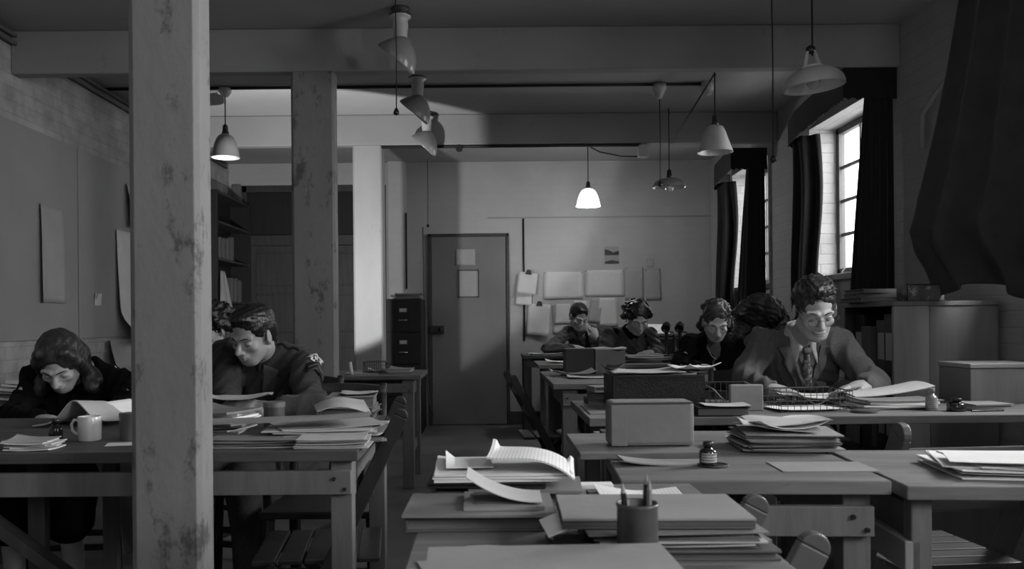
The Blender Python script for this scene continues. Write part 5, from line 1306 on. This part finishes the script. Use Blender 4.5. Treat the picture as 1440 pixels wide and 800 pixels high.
# soldier
def ex2(root, org, Tq, drape, H, S, A, bvh, fr, P):
    lt, ft, ut = fr
    sS, sE = A3(S[1]), A3(A[1]['e']); ax = unit(sE - sS)
    out = unit(ft * .9 + lt * .58); out = unit(out - ax * (out @ ax)); tn = np.cross(ax, out)
    def on(name, fn, m, nu, nv, off, th=.0015):
        def st(x, z): return sS + ax * z + tn * x + out * .3
        return drape(name, fn, m, nu, nv, off, th, -out, st)
    def ring(u, v):
        a = 2 * math.pi * u; r = .030 + .004 * math.cos(8 * a) - .013 * v; return (r * math.cos(a), .055 + r * math.sin(a))
    on('round_shoulder_patch', ring, 'patch', 40, 3, .004)
    def star(u, v):
        a = 2 * math.pi * u; r = (.013 if int(round(u * 10)) % 2 == 0 else .006) * v + .0001; return (r * math.cos(a), .055 + r * math.sin(a))
    on('patch_star', star, 'patch', 10, 2, .006)
    on('patch_ground', lambda u, v: (.017 * v * math.cos(2 * math.pi * u), .055 + .017 * v * math.sin(2 * math.pi * u)), 'black', 20, 3, .003)
    def chev(u, v): x = (u - .5) * .075; return (x, .125 + .032 * (1 - 0) - .030 * (1 - abs(2 * u - 1)) + .020 * v - .0)
    on('chevron_ground', lambda u, v: ((u - .5) * .080, .120 + .055 * v - .034 * (1 - abs(2 * u - 1))), 'black', 12, 4, .007)
    on('chevron_stripe', lambda u, v: ((u - .5) * .070, .138 + .006 * v - .026 * (1 - abs(2 * u - 1))), 'blouse', 12, 2, .010)
    # shoulder strap and open collar
    def strap(x, z): return A3(S[1]) * z + A3(Tq(.06, 0, 1.02)) * (1 - z) + ft * x + A3([0, 0, .3])
    drape('shoulder_strap', lambda u, v: ((u - .5) * .04, .15 + .75 * v), 'unif', 4, 10, .005, .004, (0, 0, -1), strap)
    for s in (-1, 1):
        drape('jacket_collar', lambda u, v, s=s: (s * (.045 + .055 * u * (1 - .4 * v)), 1.02 - .26 * v - .05 * u), 'unifl', 8, 8, .009, .005 * s)
        drape('chest_pocket', lambda u, v, s=s: (s * (.045 + .085 * u), .60 - .05 * v - .02 * (1 - abs(2 * u - 1)) * v), 'unifl', 8, 4, .007, .005 * s)
figure('soldier in dark uniform with round shoulder patch reading at the long table', (-.90, 3.62, .55), (-.90, 3.44, .965), (-.905, 3.31, 1.055), yaw=-18, hyaw=-8, hpitch=24, hroll=-4,
       arms=[dict(s=-1, e=pt(318, 560, 3.22), w=pt(325, 570, 3.02), d=(.6, -.3, .05), n=(.2, .5, -.8), curl=(.4, .6, .4), ts=-1),
             dict(s=1, e=pt(436, 572, 3.12), w=pt(385, 573, 3.00), d=(-1, -.12, -.02), n=(.0, .55, -.75), curl=(.5, .6, .4), ts=1, thumb=.8, cuff=.16)],
       hair='short', hairm='hairk', top='tunic', topmat='unif', inner='unifl', collar=True, lapel=None, feat=.0036, seed=11, vneck=.22, sh=.178, extra=ex2, skin='skind', hs=.95)
loose('folded paper in the hands of the soldier', 335, 566, 2.97, .22, .12, 'paperg', R(6), TZ + .055, .02)
# woman at left
figure('woman with shoulder-length wavy hair and black jumper bent over the long table', (-1.74, 3.66, .55), (-1.67, 3.49, .905), (-1.665, 3.33, .955), yaw=4, hyaw=6, hpitch=40, hroll=4,
       arms=[dict(s=-1, e=pt(15, 585, 3.2), w=pt(60, 588, 2.98), d=(1, -.3, .05), n=(0, 0, -1), curl=(.3, .4, .3), ts=-1),
             dict(s=1, e=pt(176, 572, 3.32), w=pt(120, 588, 3.02), d=(-1, -.2, -.1), n=(0, 0, -1), curl=(.3, .5, .3), ts=1)],
       hair='bob', hairm='hairb', female=True, top='jumper', topmat='wool', inner=None, feat=.0038, seed=21, vneck=.05, shz=.88, skirt=True, bottom='wool', lips=True, hs=.96)
# hidden woman beside the pillar
figure('dark-haired person mostly hidden between the nearest pillar and the soldier', (-1.40, 4.42, .56), (-1.37, 4.24, .97), (-1.345, 4.12, 1.075), yaw=-10, hyaw=-5, hpitch=22,
       arms=[dict(s=-1, e=(-1.66, 4.05, .80), w=(-1.50, 3.85, .78), d=(1, -.3, 0), n=(0, 0, -1), ts=-1), dict(s=1, e=(-1.12, 4.05, .80), w=(-1.28, 3.86, .78), d=(-1, -.2, 0), n=(0, 0, -1), ts=1)],
       hair='curlbig', hairm='hairk', female=True, top='jacket', topmat='unif', inner='blouse', feat=.005, coarse=.011, seed=31, vneck=.12, skirt=True, skin='skind')
# far man
figure('dark-haired man in a suit at the farthest worktable, head propped on his fist', (1.02, 8.86, .56), (1.01, 8.74, 1.0), (.925, 8.58, 1.135), yaw=8, hyaw=10, hpitch=26, hroll=-6,
       arms=[dict(s=-1, e=pt(768, 491, 8.45), w=pt(808, 490, 8.36), d=(1, -.2, -.05), n=(0, 0, -1), curl=(.4, .6, .4), ts=-1),
             dict(s=1, e=pt(852, 492, 8.46), w=pt(838, 476, 8.42), d=(-.30, .05, 1), n=(-.2, .9, .1), curl=(1.1, 1.2, .9), ts=1, thumb=1)],
       hair='short', hairm='hairk', top='jacket', topmat='suit', inner='shirt', collar=True, tie='wool', lapel='suit', feat=.0055, coarse=.012, seed=41, vneck=.2, sh=.18, skin='skind', hs=1.12)
# far woman
def ex5(root, org, Tq, drape, H, S, A, bvh, fr, P):
    drape('brooch', lambda u, v: (.075 + .022 * (u - .5), .68 - .07 * v), 'patch', 4, 6, .006, .004)
figure('curly-haired woman in a dark jacket with a brooch at the second worktable', (1.17, 7.24, .56), (1.20, 7.12, 1.0), (1.235, 6.99, 1.115), yaw=4, hyaw=4, hpitch=30,
       arms=[dict(s=-1, e=pt(848, 498, 7.0), w=pt(880, 505, 6.82), d=(1, -.1, 0), n=(0, 0, -1), curl=(.5, .6, .4), ts=-1),
             dict(s=1, e=pt(928, 496, 6.98), w=pt(912, 499, 6.80), d=(-1, -.1, 0), n=(0, 0, -1), curl=(.5, .6, .4), ts=1)],
       hair='curlbig', hairm='hairk', female=True, top='jacket', topmat='suit', inner='wool', lapel='suit', feat=.0055, coarse=.011, seed=51, vneck=.14, sh=.19, skirt=True, extra=ex5, hs=1.12)
# middle woman
def ex6(root, org, Tq, drape, H, S, A, bvh, fr, P):
    m = MB(); lt, ft, ut = fr; pts = []
    for i in range(25):
        a = math.pi * (-1 + 2 * i / 24) * .62; x = .058 * math.sin(a); z = .98 - .20 * math.cos(a / 1.25) ** 2
        p0 = Vector(Tq(x, .35, z)); h = Tq.inner.ray_cast(p0, Vector(-ft)); q = h[0] if h[0] is not None else p0 - Vector(ft) * .27
        pts.append(q + Vector(ft) * .004 - Vector(org))
    m.tube(pts, .0028, 6); m.build('necklace', 'porc', root, smooth=True)
figure('woman with swept-up waved hair, necklace and dark cardigan behind the open black box', (1.56, 5.86, .56), (1.53, 5.70, .965), (1.495, 5.55, 1.085), yaw=-8, hyaw=0, hpitch=28, hroll=-2,
       arms=[dict(s=-1, e=pt(952, 522, 5.45), w=pt(985, 520, 5.32), d=(1, -.2, 0), n=(0, 0, -1), curl=(.5, .6, .4), ts=-1),
             dict(s=1, e=pt(1058, 524, 5.46), w=pt(1022, 520, 5.30), d=(-1, -.2, 0), n=(0, 0, -1), curl=(.5, .6, .4), ts=1)],
       hair='rolled', hairm='hairl', female=True, top='cardigan', topmat='wool', inner='blouse', feat=.0048, coarse=.010, seed=61, vneck=.36, skirt=True, extra=ex6, lips=True, hs=1.08)
loose('bright papers lifted under the hands of the woman with a necklace', 985, 519, 5.12, .24, .18, 'paper', R(-12), TZ + .02, .03)
# fluffy-haired person seen from behind
figure('fluffy brown-haired person turned away between the waved-hair woman and the man with spectacles', (1.47, 4.30, .56), (1.45, 4.28, .97), (1.40, 4.33, 1.095), yaw=150, hyaw=0, hpitch=8,
       arms=[dict(s=-1, e=(1.60, 4.42, .86), w=(1.50, 4.56, .84), d=(-.6, .6, 0), n=(0, 0, -1), ts=-1), dict(s=1, e=(1.24, 4.40, .86), w=(1.30, 4.56, .84), d=(.5, .6, 0), n=(0, 0, -1), ts=1)],
       hair='fluffy', hairm='hairb', female=True, top='cardigan', topmat='wool', inner='wool', feat=.0048, coarse=.010, seed=71, vneck=0, sh=.15, skirt=True, kneef=.36, legdir=(-.3, -.95, 0) if 0 else None)
for lb_, x, y, rz in (('dark chair under the man with spectacles', 1.37, 3.90, 0), ('dark chair under the soldier', -.90, 3.68, -18), ('dark chair under the woman in the black jumper', -1.74, 3.70, 4),
                     ('dark chair under the hidden person behind the nearest pillar', -1.40, 4.46, -10), ('dark chair under the suited man at back wall', 1.02, 8.84, 8),
                     ('dark chair under the curly-haired woman', 1.17, 7.28, 4), ('dark chair under the woman with the necklace', 1.56, 5.90, -8), ('dark chair under the fluffy-haired person', 1.36, 4.28, 150)):
    copy_tree(CH, lb_, (x, y, -.03 if 0 else 0), R(180 + rz))
# ------------------------------------------------------------------ light
W = bpy.data.worlds.new('world'); scn.world = W; W.use_nodes = True
bg = W.node_tree.nodes['Background']; bg.inputs[0].default_value = (1, 1, 1, 1); bg.inputs[1].default_value = 6.0
# ground outside so the windows look out on something
MBg = MB().bb(XR + WT, 14, -8, 16, -.15, -.05)
struct(MBg.build('ground', mat('outside_ground', .3)))
def area(name, loc, to, sx, sy, e, spread=180):
    l = bpy.data.lights.new(name, 'AREA'); l.shape = 'RECTANGLE'; l.size = sx; l.size_y = sy; l.energy = e; l.spread = R(spread)
    o = bpy.data.objects.new(name, l); col.objects.link(o); o.location = loc
    d = Vector(to) - Vector(loc); o.rotation_euler = d.to_track_quat('-Z', 'Y').to_euler(); return o
for i, (a, b) in enumerate(WIN):
    area('daylight', (XR + .55, (a + b) / 2, 2.15), (XR - 1, (a + b) / 2, 1.35), b - a, 1.2, (220, 360, 55, 42)[i])
area('front_fill', (.3, -1.7, 2.3), (.2, 5, 1.0), 1.4, 1.0, 11)  # added soft fill from behind the camera, no lamp stands there
area('ceiling_fill', (.6, -.4, 2.5), (.6, .8, .8), .6, .6, 7)
l = bpy.data.lights.new('opal_lamp_glow', 'POINT'); l.energy = 15; l.shadow_soft_size = .06; o = bpy.data.objects.new('opal_lamp_glow', l); col.objects.link(o); o.location = (.965, 8.0, 2.12)
l = bpy.data.lights.new('far_pillar_spot', 'SPOT'); l.energy = 190; l.spot_size = R(80); l.spot_blend = .12; l.shadow_soft_size = .03  # added spot without any lamp, brightens the far pillar, beam and ceiling
o = bpy.data.objects.new('far_pillar_spot', l); col.objects.link(o); o.location = (-1.30, 5.35, 1.25); o.rotation_euler = (Vector((-1.46, 7.2, 2.07)) - o.location).to_track_quat('-Z', 'Y').to_euler()
scn.view_settings.view_transform = 'Standard'; scn.view_settings.look = 'None'; scn.view_settings.gamma = 1; scn.view_settings.use_curve_mapping = False
scn.view_settings.exposure = -0.32
